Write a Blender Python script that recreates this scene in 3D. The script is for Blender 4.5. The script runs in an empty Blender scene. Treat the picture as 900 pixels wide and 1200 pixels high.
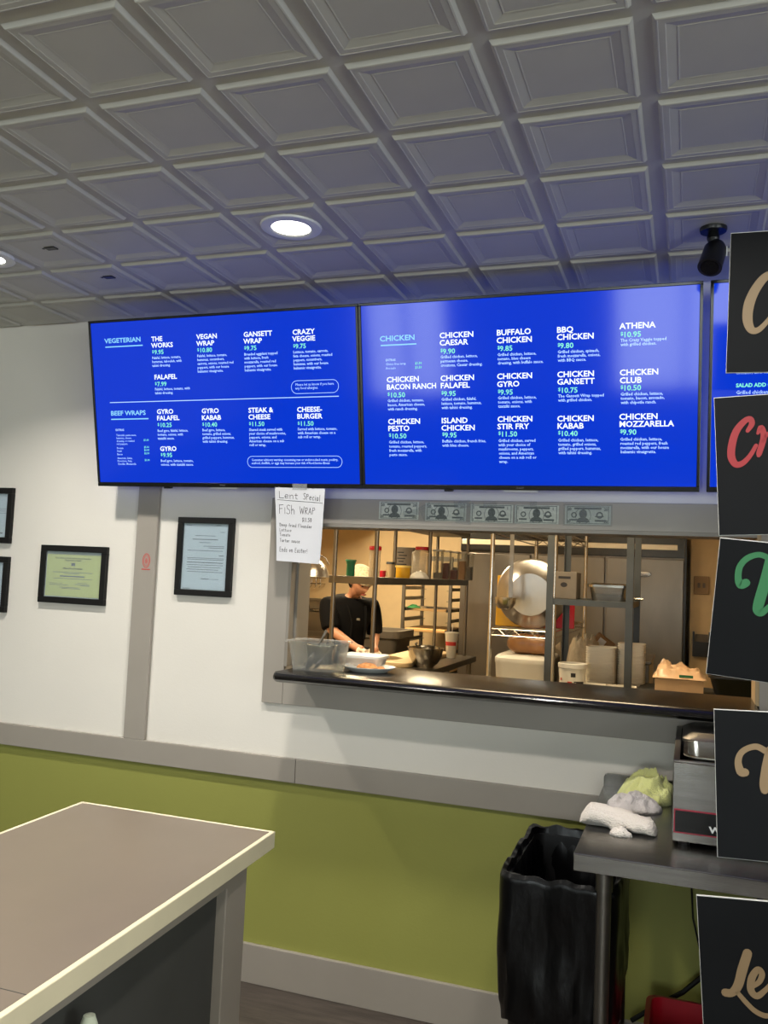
import bpy, bmesh, math, random
from mathutils import Vector, Matrix, noise
random.seed(7)
sc = bpy.context.scene
COL = sc.collection
PI = math.pi

# ------------------------------------------------------------------ camera
FPX = 1022.24                       # focal length in pixels of the 900 x 1200 frame
CAM = Vector((0, 0, 1.5717))
def cam_axes(yaw, pitch, roll):
    f = Vector((math.sin(yaw)*math.cos(pitch), math.cos(yaw)*math.cos(pitch), math.sin(pitch)))
    r = f.cross(Vector((0, 0, 1))).normalized(); u = r.cross(f)
    c, s = math.cos(roll), math.sin(roll)
    return f, c*r + s*u, -s*r + c*u
FW, RT, UP = cam_axes(math.radians(-19.489), math.radians(4.057), math.radians(2.538))
cd = bpy.data.cameras.new('camera'); cam = bpy.data.objects.new('camera', cd); COL.objects.link(cam)
m = Matrix((RT, UP, -FW)).transposed().to_4x4(); m.translation = CAM
cam.matrix_world = m
cd.sensor_fit = 'HORIZONTAL'; cd.sensor_width = 36; cd.lens = 36*FPX/900
cd.clip_start = .05; cd.clip_end = 100
sc.camera = cam

# ------------------------------------------------------------------ world, exposure
w = bpy.data.worlds.new('world'); sc.world = w; w.use_nodes = True
bg = w.node_tree.nodes['Background']
bg.inputs['Color'].default_value = (1.0, .985, .96, 1); bg.inputs['Strength'].default_value = 13.0
vs = sc.view_settings
vs.view_transform = 'Standard'; vs.look = 'None'; vs.gamma = 1; vs.use_curve_mapping = False
vs.exposure = 0.0
sc.cycles.max_bounces = 8; sc.cycles.diffuse_bounces = 5; sc.cycles.glossy_bounces = 4
sc.cycles.transmission_bounces = 6; sc.cycles.transparent_max_bounces = 10
sc.cycles.caustics_reflective = False; sc.cycles.caustics_refractive = False
sc.cycles.sample_clamp_indirect = 3.0
sc.cycles.use_denoising = True
DOWNLIGHT_W = 13.0       # each recessed downlight of the dining room
KITCHEN_W = 62.0         # each warm ceiling fixture of the kitchen

def portal(name, x0, x1, y, z0, z1):
    l = bpy.data.lights.new(name, 'AREA'); l.shape = 'RECTANGLE'; l.size = x1-x0; l.size_y = z1-z0
    l.cycles.is_portal = True
    o = bpy.data.objects.new(name, l); COL.objects.link(o)
    o.location = ((x0+x1)/2, y, (z0+z1)/2); o.rotation_euler = (PI/2, 0, 0)
WINS = [(-3.9, -2.8, .75, 2.3), (-.9, .7, .75, 2.3)]
RWINS = [(-3.6, -1.8, .75, 2.3), (-1.3, .5, .75, 2.3)]      # windows of the right-hand wall, by y
BACKY = -4.4
for i, (a, b, c, d) in enumerate(WINS): portal('window_portal', a, b, BACKY-.1, c, d)
for a, b, c, d in RWINS:
    portal('window_portal', a, b, 0, c, d); o = COL.objects[-1]; o.location = (3.5, (a+b)/2, (c+d)/2); o.rotation_euler = (PI/2, 0, PI/2)

# ------------------------------------------------------------------ pixel helpers (a pixel gives a direction only)
def ray(px, py): return FW + RT*((px-450)/FPX) - UP*((py-600)/FPX)
def at_y(px, py, y): d = ray(px, py); return CAM + d*(y/d.y)
def at_z(px, py, z): d = ray(px, py); return CAM + d*((z-CAM.z)/d.z)
def at_plane(px, py, o, n): d = ray(px, py); return CAM + d*((o-CAM).dot(n)/d.dot(n))

# ------------------------------------------------------------------ materials
def lin(c):
    c = c/255
    return c/12.92 if c <= .04045 else ((c+.055)/1.055)**2.4
def rgb(c): return (lin(c[0]), lin(c[1]), lin(c[2]), 1)
MATS = {}
def mat(name, c, rough=.6, metal=0, var=.0, vscale=8, bump=0, bscale=60, stretch=None, spec=.5, trans=0, emit=None, estr=0, coat=0, sheen=0, alpha=1):
    if name in MATS: return MATS[name]
    M = bpy.data.materials.new(name); M.use_nodes = True
    nt = M.node_tree; b = nt.nodes['Principled BSDF']
    b.inputs['Base Color'].default_value = rgb(c); b.inputs['Roughness'].default_value = rough
    b.inputs['Metallic'].default_value = metal; b.inputs['Specular IOR Level'].default_value = spec
    b.inputs['Transmission Weight'].default_value = trans; b.inputs['Coat Weight'].default_value = coat
    b.inputs['Sheen Weight'].default_value = sheen; b.inputs['Alpha'].default_value = alpha
    if emit: b.inputs['Emission Color'].default_value = rgb(emit); b.inputs['Emission Strength'].default_value = estr
    if var or bump:
        tc = nt.nodes.new('ShaderNodeTexCoord'); mp = nt.nodes.new('ShaderNodeMapping')
        nt.links.new(tc.outputs['Object'], mp.inputs['Vector'])
        if stretch: mp.inputs['Scale'].default_value = stretch
    if var:
        n = nt.nodes.new('ShaderNodeTexNoise'); n.inputs['Scale'].default_value = vscale; n.inputs['Detail'].default_value = 5
        nt.links.new(mp.outputs['Vector'], n.inputs['Vector'])
        r = nt.nodes.new('ShaderNodeValToRGB'); c0 = rgb(c)
        r.color_ramp.elements[0].position = .3; r.color_ramp.elements[1].position = .7
        r.color_ramp.elements[0].color = tuple(x*(1-var) for x in c0[:3])+(1,)
        r.color_ramp.elements[1].color = tuple(min(1, x*(1+var)) for x in c0[:3])+(1,)
        nt.links.new(n.outputs['Fac'], r.inputs['Fac']); nt.links.new(r.outputs['Color'], b.inputs['Base Color'])
    if bump:
        n2 = nt.nodes.new('ShaderNodeTexNoise'); n2.inputs['Scale'].default_value = bscale; n2.inputs['Detail'].default_value = 3
        nt.links.new(mp.outputs['Vector'], n2.inputs['Vector'])
        bp = nt.nodes.new('ShaderNodeBump'); bp.inputs['Strength'].default_value = bump; bp.inputs['Distance'].default_value = .01
        nt.links.new(n2.outputs['Fac'], bp.inputs['Height']); nt.links.new(bp.outputs['Normal'], b.inputs['Normal'])
    MATS[name] = M
    return M

def wall_paint():
    M = bpy.data.materials.new('two_tone_wall_paint'); M.use_nodes = True
    nt = M.node_tree; b = nt.nodes['Principled BSDF']; b.inputs['Roughness'].default_value = .55
    g = nt.nodes.new('ShaderNodeNewGeometry'); s = nt.nodes.new('ShaderNodeSeparateXYZ')
    nt.links.new(g.outputs['Position'], s.inputs[0])
    c = nt.nodes.new('ShaderNodeMath'); c.operation = 'GREATER_THAN'; c.inputs[1].default_value = .80
    nt.links.new(s.outputs['Z'], c.inputs[0])
    mx = nt.nodes.new('ShaderNodeMix'); mx.data_type = 'RGBA'
    n = nt.nodes.new('ShaderNodeTexNoise'); n.inputs['Scale'].default_value = 3; n.inputs['Detail'].default_value = 4
    nt.links.new(g.outputs['Position'], n.inputs['Vector'])
    def tone(c):
        r = nt.nodes.new('ShaderNodeValToRGB'); c0 = rgb(c)
        r.color_ramp.elements[0].color = tuple(x*.95 for x in c0[:3])+(1,); r.color_ramp.elements[1].color = tuple(min(1, x*1.05) for x in c0[:3])+(1,)
        nt.links.new(n.outputs['Fac'], r.inputs['Fac']); return r
    lo, hi = tone((150, 152, 76)), tone((230, 225, 215))
    nt.links.new(c.outputs[0], mx.inputs['Factor']); nt.links.new(lo.outputs[0], mx.inputs[6]); nt.links.new(hi.outputs[0], mx.inputs[7])
    nt.links.new(mx.outputs[2], b.inputs['Base Color'])
    n2 = nt.nodes.new('ShaderNodeTexNoise'); n2.inputs['Scale'].default_value = 140
    nt.links.new(g.outputs['Position'], n2.inputs['Vector'])
    bp = nt.nodes.new('ShaderNodeBump'); bp.inputs['Strength'].default_value = .08; bp.inputs['Distance'].default_value = .004
    nt.links.new(n2.outputs['Fac'], bp.inputs['Height']); nt.links.new(bp.outputs['Normal'], b.inputs['Normal'])
    return M

M_WALL = wall_paint()
M_WHITEWALL = mat('white_wall_paint', (222, 220, 214), .6, var=.04)
M_TRIM = mat('taupe_trim_paint', (158, 151, 141), .45, var=.03, vscale=5)
M_JAMB = mat('grey_jamb_paint', (140, 134, 124), .5, var=.03)
M_CEIL = mat('grey_tin_ceiling', (188, 186, 177), .5, var=.05, vscale=4)
M_FLOOR = mat('dark_vinyl_floor', (74, 66, 60), .45, var=.35, vscale=6, bump=.1, bscale=30, stretch=(1, 6, 1))
M_KWALL = mat('cream_kitchen_wall', (224, 200, 158), .6, var=.04)
M_KCEIL = mat('white_kitchen_ceiling', (222, 208, 180), .7, var=.03)
M_BLACK = mat('black_plastic', (14, 14, 15), .35, var=.2, vscale=20)
M_BEZEL = mat('glossy_black_bezel', (10, 10, 11), .25, var=.1, vscale=10)
M_FRAME = mat('matt_black_wood_frame', (17, 16, 15), .55, var=.2, vscale=30, spec=.3)
M_PAPER = mat('white_paper', (214, 215, 220), .8, var=.02)
M_YPAPER = mat('yellow_certificate_paper', (212, 206, 122), .8, var=.03)
M_MATTE = mat('grey_mat_board', (190, 188, 180), .8, var=.03)
M_INK = mat('black_ink', (40, 38, 40), .7, var=.1)
M_INKG = mat('grey_ink', (120, 118, 120), .8, var=.1)
M_PEN = mat('grey_marker_pen', (56, 54, 58), .7, var=.1)
M_RED = mat('red_print', (205, 62, 58), .6, var=.05)
M_STEEL = mat('brushed_stainless_steel', (140, 137, 133), .27, 1, var=.12, vscale=6, bump=.03, bscale=40, stretch=(1, 14, 14))
M_STEELD = mat('worn_stainless_steel', (128, 124, 118), .38, 1, var=.07, vscale=3, bump=.02, bscale=30, stretch=(3, 3, 1))
M_CHROME = mat('polished_chrome_wire', (190, 186, 178), .22, 1, var=.05)
M_ALU = mat('spun_aluminium', (205, 203, 200), .28, 1, var=.08, vscale=9)
M_DARKSTEEL = mat('dark_grey_painted_steel', (66, 70, 72), .5, .3, var=.12, vscale=12)
M_SHELFD = mat('dim_galvanised_shelf', (120, 116, 110), .42, .9, var=.15, vscale=7)
M_BLACKTOP = mat('glossy_black_counter', (20, 18, 17), .22, var=.25, vscale=18)
M_LAM = mat('taupe_laminate_top', (106, 94, 78), .34, var=.05, vscale=5)
M_LAMEDGE = mat('beige_laminate_edge', (206, 196, 164), .45, var=.05)
M_PANEL = mat('taupe_counter_panel', (142, 134, 122), .5, var=.04)
M_DPANEL = mat('charcoal_counter_back_panel', (60, 60, 56), .6, var=.08)
M_BAG = mat('black_bin_liner', (4, 4, 5), .3, var=.2, bump=.25, bscale=26, spec=.28, stretch=(1, 1, .5))
M_TOWEL = mat('cream_terry_towel', (236, 227, 216), .95, var=.04, bump=.9, bscale=260, sheen=.3)
M_TOWELG = mat('pale_grey_towel', (222, 214, 208), .95, var=.04, bump=.7, bscale=240, sheen=.3)
M_TOWELY = mat('pale_yellow_towel', (226, 228, 150), .95, var=.05, bump=.7, bscale=240, sheen=.3)
M_BOARD = mat('black_sign_board', (9, 11, 14), .6, var=.08, vscale=14, spec=.15)
M_BEDGE = mat('white_foam_edge', (205, 205, 200), .7, var=.03)
M_GOLD = mat('gold_lettering', (128, 106, 75), .5, var=.04)
M_REDL = mat('red_lettering', (142, 28, 35), .5, var=.04)
M_GREENL = mat('green_lettering', (38, 106, 62), .5, var=.04)
M_REDP = mat('red_plastic', (190, 26, 42), .35, var=.06)
M_WPL = mat('white_plastic', (226, 224, 216), .45, var=.03)
M_FOAM = mat('white_foam', (228, 224, 212), .7, var=.03)
M_CARD = mat('brown_cardboard', (150, 118, 84), .8, var=.08, vscale=15)
M_CARDG = mat('grey_printed_carton', (112, 104, 94), .75, var=.08, vscale=15)
M_YEL = mat('yellow_plastic', (226, 172, 34), .45, var=.05)
M_GREEN = mat('green_plastic', (24, 104, 72), .4, var=.08)
M_GREENLEAF = mat('green_cloth', (40, 112, 60), .8, var=.2, vscale=20)
M_WOOD = mat('pale_wood_board', (214, 170, 110), .6, var=.1, vscale=10, stretch=(1, 8, 8))
M_CUTB = mat('cream_cutting_board', (232, 205, 160), .55, var=.06, vscale=12)
M_GREYPL = mat('grey_plastic_bin', (112, 106, 96), .5, var=.06)
M_SKIN = mat('skin', (196, 142, 112), .5, var=.06, vscale=14)
M_SHIRT = mat('black_cotton_cloth', (8, 8, 10), .9, spec=.2, var=.15, vscale=12, bump=.15, bscale=60)
M_TROUS = mat('dark_trousers_cloth', (34, 34, 40), .9, var=.15)
M_SHOE = mat('black_shoe_leather', (20, 18, 18), .5, var=.1)
M_CAP = mat('pale_patterned_cap_cloth', (222, 208, 178), .9, var=.3, vscale=60)
M_GLOVE = mat('clear_food_glove', (232, 214, 196), .35, var=.06)
M_FOOD = mat('fried_food_crust', (206, 140, 82), .8, var=.3, vscale=60, bump=.5, bscale=90)
M_BREAD = mat('brown_bread_bag', (142, 98, 58), .3, var=.2, vscale=18, coat=.4)
M_SAUCE = mat('red_brown_sauce', (110, 42, 26), .4, var=.15)
M_TANS = mat('tan_sauce', (186, 140, 84), .4, var=.1)
M_BILL = mat('bill_paper', (206, 210, 198), .8, var=.12, vscale=90)
M_BILLINK = mat('bill_ink', (100, 106, 102), .8, var=.3, vscale=150)
M_LAMPRING = mat('white_lamp_trim', (226, 226, 224), .4, var=.02)
M_LENS = mat('lit_lamp_lens', (255, 255, 250), .5, emit=(255, 250, 240), estr=9)
M_KLENS = mat('lit_kitchen_lens', (255, 240, 210), .5, emit=(255, 226, 176), estr=4)
M_SCREEN = mat('blue_lit_screen', (2, 3, 8), .09, spec=.28, emit=(4, 56, 214), estr=.95)
M_TXTW = mat('lit_white_text', (6, 6, 8), .3, emit=(236, 246, 255), estr=1.25)
M_TXTM = mat('lit_mint_text', (6, 6, 8), .3, emit=(132, 244, 214), estr=1.05)
M_TXTC = mat('lit_cyan_text', (6, 6, 8), .3, emit=(140, 214, 255), estr=1.05)
M_TXTS = mat('lit_small_text', (6, 6, 8), .3, emit=(170, 205, 255), estr=1.25)
M_CABLE = mat('black_cable', (12, 12, 12), .5, var=.1)

def clear_mat(name, tint, op, rough=.08, edge=.5):
    M = bpy.data.materials.new(name); M.use_nodes = True; nt = M.node_tree
    for n in list(nt.nodes):
        if n.type == 'BSDF_PRINCIPLED': nt.nodes.remove(n)
    out = [n for n in nt.nodes if n.type == 'OUTPUT_MATERIAL'][0]
    t = nt.nodes.new('ShaderNodeBsdfTransparent'); t.inputs[0].default_value = rgb(tint)
    p = nt.nodes.new('ShaderNodeBsdfPrincipled'); p.inputs['Base Color'].default_value = rgb(tint); p.inputs['Roughness'].default_value = rough
    n = nt.nodes.new('ShaderNodeTexNoise'); n.inputs['Scale'].default_value = 14
    r = nt.nodes.new('ShaderNodeMapRange'); r.inputs['To Min'].default_value = op*.7; r.inputs['To Max'].default_value = op*1.3
    lw = nt.nodes.new('ShaderNodeLayerWeight'); lw.inputs['Blend'].default_value = .35
    ad = nt.nodes.new('ShaderNodeMath'); ad.operation = 'MULTIPLY_ADD'; ad.inputs[1].default_value = edge; ad.use_clamp = True
    mx = nt.nodes.new('ShaderNodeMixShader')
    nt.links.new(n.outputs['Fac'], r.inputs['Value']); nt.links.new(lw.outputs['Facing'], ad.inputs[0]); nt.links.new(r.outputs[0], ad.inputs[2])
    nt.links.new(ad.outputs[0], mx.inputs[0]); nt.links.new(t.outputs[0], mx.inputs[1]); nt.links.new(p.outputs[0], mx.inputs[2])
    nt.links.new(mx.outputs[0], out.inputs['Surface'])
    MATS[name] = M; return M
M_CLEAR = clear_mat('clear_plastic', (232, 232, 228), .07, .08, .42)
M_CLEARB = clear_mat('clear_plastic_bag', (235, 225, 205), .35, .2)
M_GLASS = clear_mat('window_glass', (240, 246, 248), .03, .02)
M_TAPE = clear_mat('clear_tape', (236, 238, 238), .12, .25)

# ------------------------------------------------------------------ mesh helpers
def BM(): return bmesh.new()
def face(bm, vs, mi=0):
    f = bm.faces.new(vs); f.material_index = mi; return f
def box(bm, x0, x1, y0, y1, z0, z1, mi=0):
    v = [bm.verts.new(p) for p in ((x0,y0,z0),(x1,y0,z0),(x1,y1,z0),(x0,y1,z0),(x0,y0,z1),(x1,y0,z1),(x1,y1,z1),(x0,y1,z1))]
    for q in ((3,2,1,0),(4,5,6,7),(0,1,5,4),(1,2,6,5),(2,3,7,6),(3,0,4,7)): face(bm, [v[i] for i in q], mi)
    return v
def rings(bm, rs, mi=0, cap0=True, cap1=True):
    """rs: list of rings (lists of points, same length), skinned in order"""
    R = [[bm.verts.new(p) for p in r] for r in rs]
    n = len(R[0])
    for a, b in zip(R, R[1:]):
        for i in range(n): face(bm, (a[i], a[(i+1) % n], b[(i+1) % n], b[i]), mi)
    if cap0: face(bm, R[0][::-1], mi)
    if cap1: face(bm, R[-1], mi)
    return R
def frame_of(d):
    d = Vector(d).normalized(); a = Vector((0,0,1)) if abs(d.z) < .9 else Vector((1,0,0))
    x = d.cross(a).normalized(); return x, x.cross(d).normalized()*-1
def tube(bm, pts, r, seg=10, mi=0, cap=True):
    pts = [Vector(p) for p in pts]; rs = []
    rad = r if isinstance(r, (list, tuple)) else [r]*len(pts)
    X = None
    for i, p in enumerate(pts):
        d = (pts[min(i+1, len(pts)-1)] - pts[max(i-1, 0)]).normalized()
        if X is None: X, Yv = frame_of(d)
        else:
            X = (X - d*X.dot(d)).normalized()
        Yv = d.cross(X)
        rs.append([p + (X*math.cos(2*PI*k/seg) + Yv*math.sin(2*PI*k/seg))*rad[i] for k in range(seg)])
    rings(bm, rs, mi, cap, cap)
def cyl(bm, p0, p1, r0, r1=None, seg=16, mi=0): tube(bm, [p0, p1], [r0, r0 if r1 is None else r1], seg, mi)
def lathe(bm, prof, c=(0,0,0), seg=24, mi=0, sx=1, sy=1, closed=False):
    c = Vector(c)
    rs = [[c + Vector((max(r,1e-4)*sx*math.cos(2*PI*k/seg), max(r,1e-4)*sy*math.sin(2*PI*k/seg), z)) for k in range(seg)] for r, z in prof]
    rings(bm, rs, mi, not closed, not closed)
def rrect(w, d, r, n=4, cx=0, cy=0):
    out = []
    for sx, sy, a0 in ((1,1,0),(-1,1,PI/2),(-1,-1,PI),(1,-1,1.5*PI)):
        for k in range(n+1):
            a = a0 + PI/2*k/n
            out.append((cx + sx*(w/2-r) + r*math.cos(a), cy + sy*(d/2-r) + r*math.sin(a)))
    return out
def rr_rings(bm, specs, mi=0, n=4, cap0=True, cap1=True):
    """specs: (w, d, r, z, cx, cy)"""
    rings(bm, [[(x, y, s[3]) for x, y in rrect(s[0], s[1], s[2], n, s[4] if len(s) > 4 else 0, s[5] if len(s) > 5 else 0)] for s in specs], mi, cap0, cap1)
def dense(pts, n):
    P = pts + [pts[0]]; L = [0]
    for a, b in zip(P, P[1:]): L.append(L[-1] + math.hypot(b[0]-a[0], b[1]-a[1]))
    out, k = [], 0
    for i in range(n):
        d = L[-1]*i/n
        while L[k+1] < d: k += 1
        f = (d-L[k])/max(1e-9, L[k+1]-L[k]); out.append((P[k][0]+(P[k+1][0]-P[k][0])*f, P[k][1]+(P[k+1][1]-P[k][1])*f))
    return out
def prism(bm, poly, y0, y1, mi=0):
    """poly in (x, z), extruded along y"""
    rings(bm, [[(x, y0, z) for x, z in poly], [(x, y1, z) for x, z in poly]], mi)

def wloc(o):
    v = Vector((0,0,0))
    while o: v = v + o.location; o = o.parent
    return v
def finish(name, bm, mats, parent=None, smooth=False, bevel=0, bseg=2, local=False, kind=None, label=None):
    bmesh.ops.recalc_face_normals(bm, faces=bm.faces)
    me = bpy.data.meshes.new(name)
    if parent is not None and not local:
        bmesh.ops.translate(bm, verts=bm.verts, vec=-wloc(parent))
    off = Vector((0,0,0))
    if parent is None and not local:
        xs = [v.co for v in bm.verts]
        off = Vector(((min(v.x for v in xs)+max(v.x for v in xs))/2, (min(v.y for v in xs)+max(v.y for v in xs))/2, min(v.z for v in xs)))
        bmesh.ops.translate(bm, verts=bm.verts, vec=-off)
    bm.to_mesh(me); bm.free()
    for q in (mats if isinstance(mats, (list, tuple)) else [mats]): me.materials.append(q)
    if smooth:
        for p in me.polygons: p.use_smooth = True
        if smooth != 'soft': me.set_sharp_from_angle(angle=math.radians(40))
    o = bpy.data.objects.new(name, me); COL.objects.link(o); o.location = off
    if parent is not None: o.parent = parent
    if bevel:
        b = o.modifiers.new('bevel', 'BEVEL'); b.width = bevel; b.segments = bseg; b.limit_method = 'ANGLE'
    if kind: o['kind'] = kind
    if label: o['label'] = label
    return o
def thing(name, label, cat, loc=(0,0,0), rz=0, group=None):
    o = bpy.data.objects.new(name, None); COL.objects.link(o); o.empty_display_size = .1
    o.location = loc; o.rotation_euler = (0,0,rz); o['label'] = label; o['category'] = cat
    if group: o['group'] = group
    return o
def tag(o, label, cat, group=None):
    o['label'] = label; o['category'] = cat
    if group: o['group'] = group
    return o
def bx(name, mats, parent, x0, x1, y0, y1, z0, z1, bevel=0, **k):
    bm = BM(); box(bm, x0, x1, y0, y1, z0, z1); return finish(name, bm, mats, parent, bevel=bevel, **k)
def struct(name, bm, mats, **k): return finish(name, bm, mats, kind='structure', **k)
def sbox(name, mats, *a, **k):
    bm = BM(); box(bm, *a); return struct(name, bm, mats, **k)

def text_bm(bm, s, size, M, mi=0, bold=0, xs=1.0, res=2, align='LEFT', extr=.0004):
    """adds a line of text; M maps (x, y, 0) of the text plane to the target space"""
    cu = bpy.data.curves.new('t', 'FONT'); cu.body = s; cu.size = size; cu.offset = bold; cu.resolution_u = res
    cu.align_x = align
    o = bpy.data.objects.new('t', cu); me = bpy.data.meshes.new_from_object(o)
    vs = [bm.verts.new(M @ Vector((v.co.x*xs, v.co.y, extr))) for v in me.vertices]
    for p in me.polygons:
        try: face(bm, [vs[i] for i in p.vertices], mi)
        except ValueError: pass
    bpy.data.objects.remove(o); bpy.data.meshes.remove(me); bpy.data.curves.remove(cu)
def ribbon(bm, pts, ws, N, lift=.0008, mi=0, sub=6):
    """flat brush stroke through pts (3D points on one plane with normal N), ws half widths"""
    P = [Vector(p) for p in pts]; n = len(P); out = []
    for i in range(n-1):
        p0, p1, p2, p3 = P[max(i-1,0)], P[i], P[i+1], P[min(i+2,n-1)]
        for k in range(sub):
            t = k/sub
            q = .5*((2*p1) + (p2-p0)*t + (2*p0-5*p1+4*p2-p3)*t*t + (3*p1-p0-3*p2+p3)*t**3)
            out.append((q, ws[i]*(1-t) + ws[i+1]*t))
    out.append((P[-1], ws[-1])); vv = []
    for i, (q, wd) in enumerate(out):
        d = (out[min(i+1,len(out)-1)][0] - out[max(i-1,0)][0]).normalized(); s = N.cross(d).normalized()
        vv.append((bm.verts.new(q + s*wd + N*lift), bm.verts.new(q - s*wd + N*lift)))
    for a, b in zip(vv, vv[1:]): face(bm, (a[0], a[1], b[1], b[0]), mi)
    for (q, wd), sgn in ((out[0], -1), (out[-1], 1)):
        c = [bm.verts.new(q + (N.orthogonal().normalized()*math.cos(a) + N.cross(N.orthogonal().normalized())*math.sin(a))*wd + N*lift*1.05) for a in [2*PI*k/10 for k in range(10)]]
        face(bm, c, mi)

# ================================================================== ROOM SHELL
WY = 3.11; WB = 3.275                       # front and rear face of the menu wall
CZ = 2.6207                                 # ceiling
OX0, OX1, OZ0, OZ1 = -1.477, .215, 1.16, 1.755   # serving hatch
XL, XR = -5.2, 3.4
bm = BM(); box(bm, XL-.2, XR+.2, BACKY-.3, 8.8, -.1, 0); struct('floor', bm, M_FLOOR)
bm = BM()
box(bm, XL, OX0, WY, WB, 0, CZ+.1); box(bm, OX0, OX1, WY, WB, 0, OZ0); box(bm, OX0, OX1, WY, WB, OZ1, CZ+.1); box(bm, OX1, XR, WY, WB, 0, CZ+.1)
struct('wall_menu', bm, [M_WALL])
sbox('wall_left', M_WALL, XL-.12, XL, BACKY, WB, 0, CZ+.1)
bm = BM(); ys = [BACKY]
for a, b, c, d in RWINS:
    box(bm, XR, XR+.15, ys[-1], a, 0, CZ+.1); box(bm, XR, XR+.15, a, b, 0, c); box(bm, XR, XR+.15, a, b, d, CZ+.1); ys.append(b)
box(bm, XR, XR+.15, ys[-1], WB, 0, CZ+.1); struct('wall_right', bm, [M_WALL])
for i, (a, b, c, d) in enumerate(RWINS):
    bm = BM(); t = .05
    for q in ((a, a+t, c, d), (b-t, b, c, d), (a+t, b-t, c, c+t), (a+t, b-t, d-t, d)): box(bm, XR+.04, XR+.11, q[0], q[1], q[2], q[3])
    wf = struct('window_%d' % (i+len(WINS)+1), bm, M_BLACK)
    bx('pane', M_GLASS, wf, XR+.074, XR+.08, a+t, b-t, c+t, d-t)
bm = BM(); xs = [XL-.12]
for a, b, c, d in WINS:
    box(bm, xs[-1], a, BACKY-.15, BACKY, 0, CZ+.1); box(bm, a, b, BACKY-.15, BACKY, 0, c); box(bm, a, b, BACKY-.15, BACKY, d, CZ+.1); xs.append(b)
box(bm, xs[-1], XR+.12, BACKY-.15, BACKY, 0, CZ+.1)
struct('wall_street', bm, [M_WALL])
for i, (a, b, c, d) in enumerate(WINS):
    bm = BM(); t = .05
    for q in ((a, a+t, c, d), (b-t, b, c, d), (a+t, b-t, c, c+t), (a+t, b-t, d-t, d), ((a+b)/2-t/2, (a+b)/2+t/2, c+t, d-t)): box(bm, q[0], q[1], BACKY-.11, BACKY-.04, q[2], q[3])
    wf = struct('window_%d' % (i+1), bm, M_BLACK)
    bx('pane', M_GLASS, wf, a+t, (a+b)/2-t/2, BACKY-.08, BACKY-.074, c+t, d-t)
    bx('pane', M_GLASS, wf, (a+b)/2+t/2, b-t, BACKY-.08, BACKY-.074, c+t, d-t)

# ceiling: slab with pressed tin tiles below it
T = .3048; GX = -1.34+.0175; GY = 1.562+.0175
NX0, NX1, NY0, NY1 = -8, 7, -7, 5
cx0, cx1 = GX+NX0*T, GX+NX1*T; cy0, cy1 = GY+(NY0-1)*T, GY+5*T
bm = BM(); box(bm, XL-.12, XR+.12, BACKY-.15, WY, CZ+.012, CZ+.1)
box(bm, XL-.12, cx0, BACKY-.15, WY, CZ, CZ+.012); box(bm, cx1, XR+.12, BACKY-.15, WY, CZ, CZ+.012)
box(bm, cx0, cx1, BACKY-.15, cy0, CZ, CZ+.012); box(bm, cx0, cx1, cy1, WY, CZ, CZ+.012)
ceiling = struct('ceiling', bm, M_CEIL)
prof = [(0, 0), (.0165, 0), (.0175, -.001), (.0225, -.0085), (.026, -.0095), (.0275, -.0085), (.040, -.0085), (.0415, -.0075), (.060, -.0040), (.0618, -.0052), (.065, -.0045)]
bm = BM(); R = []
for d, z in prof:
    h = T/2 - d
    R.append([(-h, -h, z), (h, -h, z), (h, h, z), (-h, h, z)])
rings(bm, R, 0, False, True)
bmesh.ops.recalc_face_normals(bm, faces=bm.faces)
tile_me = bpy.data.meshes.new('ceiling_tile'); bm.to_mesh(tile_me); bm.free(); tile_me.materials.append(M_CEIL)
for i in range(NX0, NX1):
    for j in range(NY0-1, 5):
        o = bpy.data.objects.new('ceiling_tile', tile_me); COL.objects.link(o); o.parent = ceiling
        o.location = Vector((GX+(i+.5)*T, GY+(j+.5)*T, CZ)) - ceiling.location
for px, py in ((60, 289), (128, 323)):
    p = at_z(px, py, CZ)
    bm = BM(); box(bm, p.x-.02, p.x+.02, p.y-.012, p.y+.012, CZ-.008, CZ+.008); box(bm, p.x-.035, p.x-.028, p.y-.004, p.y+.004, CZ-.006, CZ+.008)
    finish('grid_clip', bm, M_BLACK, ceiling, label='small black clip on ceiling tile')

# trims
YT = WY-.018
xj = at_y(346, 900, YT).x
sbox('trim_1', M_TRIM, XL, xj-.0008, YT, WY, .762, .853, bevel=.002)
sbox('trim_2', M_TRIM, xj+.0008, XR, YT, WY, .762, .853, bevel=.002)
sbox('trim_3', M_TRIM, -2.187, -2.087, YT, WY, .853, CZ, bevel=.002)
sbox('trim_4', M_TRIM, -1.565, OX0, YT, WY, 1.054, 1.852, bevel=.002)            # casing left
sbox('trim_5', M_TRIM, OX0+.0008, OX1, YT, WY, OZ1, 1.852, bevel=.002)            # casing head
sbox('trim_6', M_TRIM, OX0+.0008, OX1, YT, WY, 1.054, OZ0, bevel=.002)            # casing under the counter
sbox('trim_7', M_TRIM, OX1, OX1+.09, YT, WY, 1.054, 1.852, bevel=.002)
bm = BM(); box(bm, OX0, OX0+.012, WY-.018, WB, 1.2, OZ1); box(bm, OX0, OX0+.022, WY+.03, WY+.05, 1.2, OZ1); struct('trim_8', bm, M_JAMB)
sbox('trim_9', M_JAMB, OX0+.012, OX1-.012, WY-.018, WB, OZ1-.012, OZ1)
sbox('trim_10', mat('tan_jamb_paint', (176, 150, 112), .6, var=.05), OX1-.012, OX1, WY-.018, WB, 1.2, OZ1)
sbox('baseboard_menu', M_TRIM, XL, XR, YT, WY, 0, .142, bevel=.002)

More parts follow.
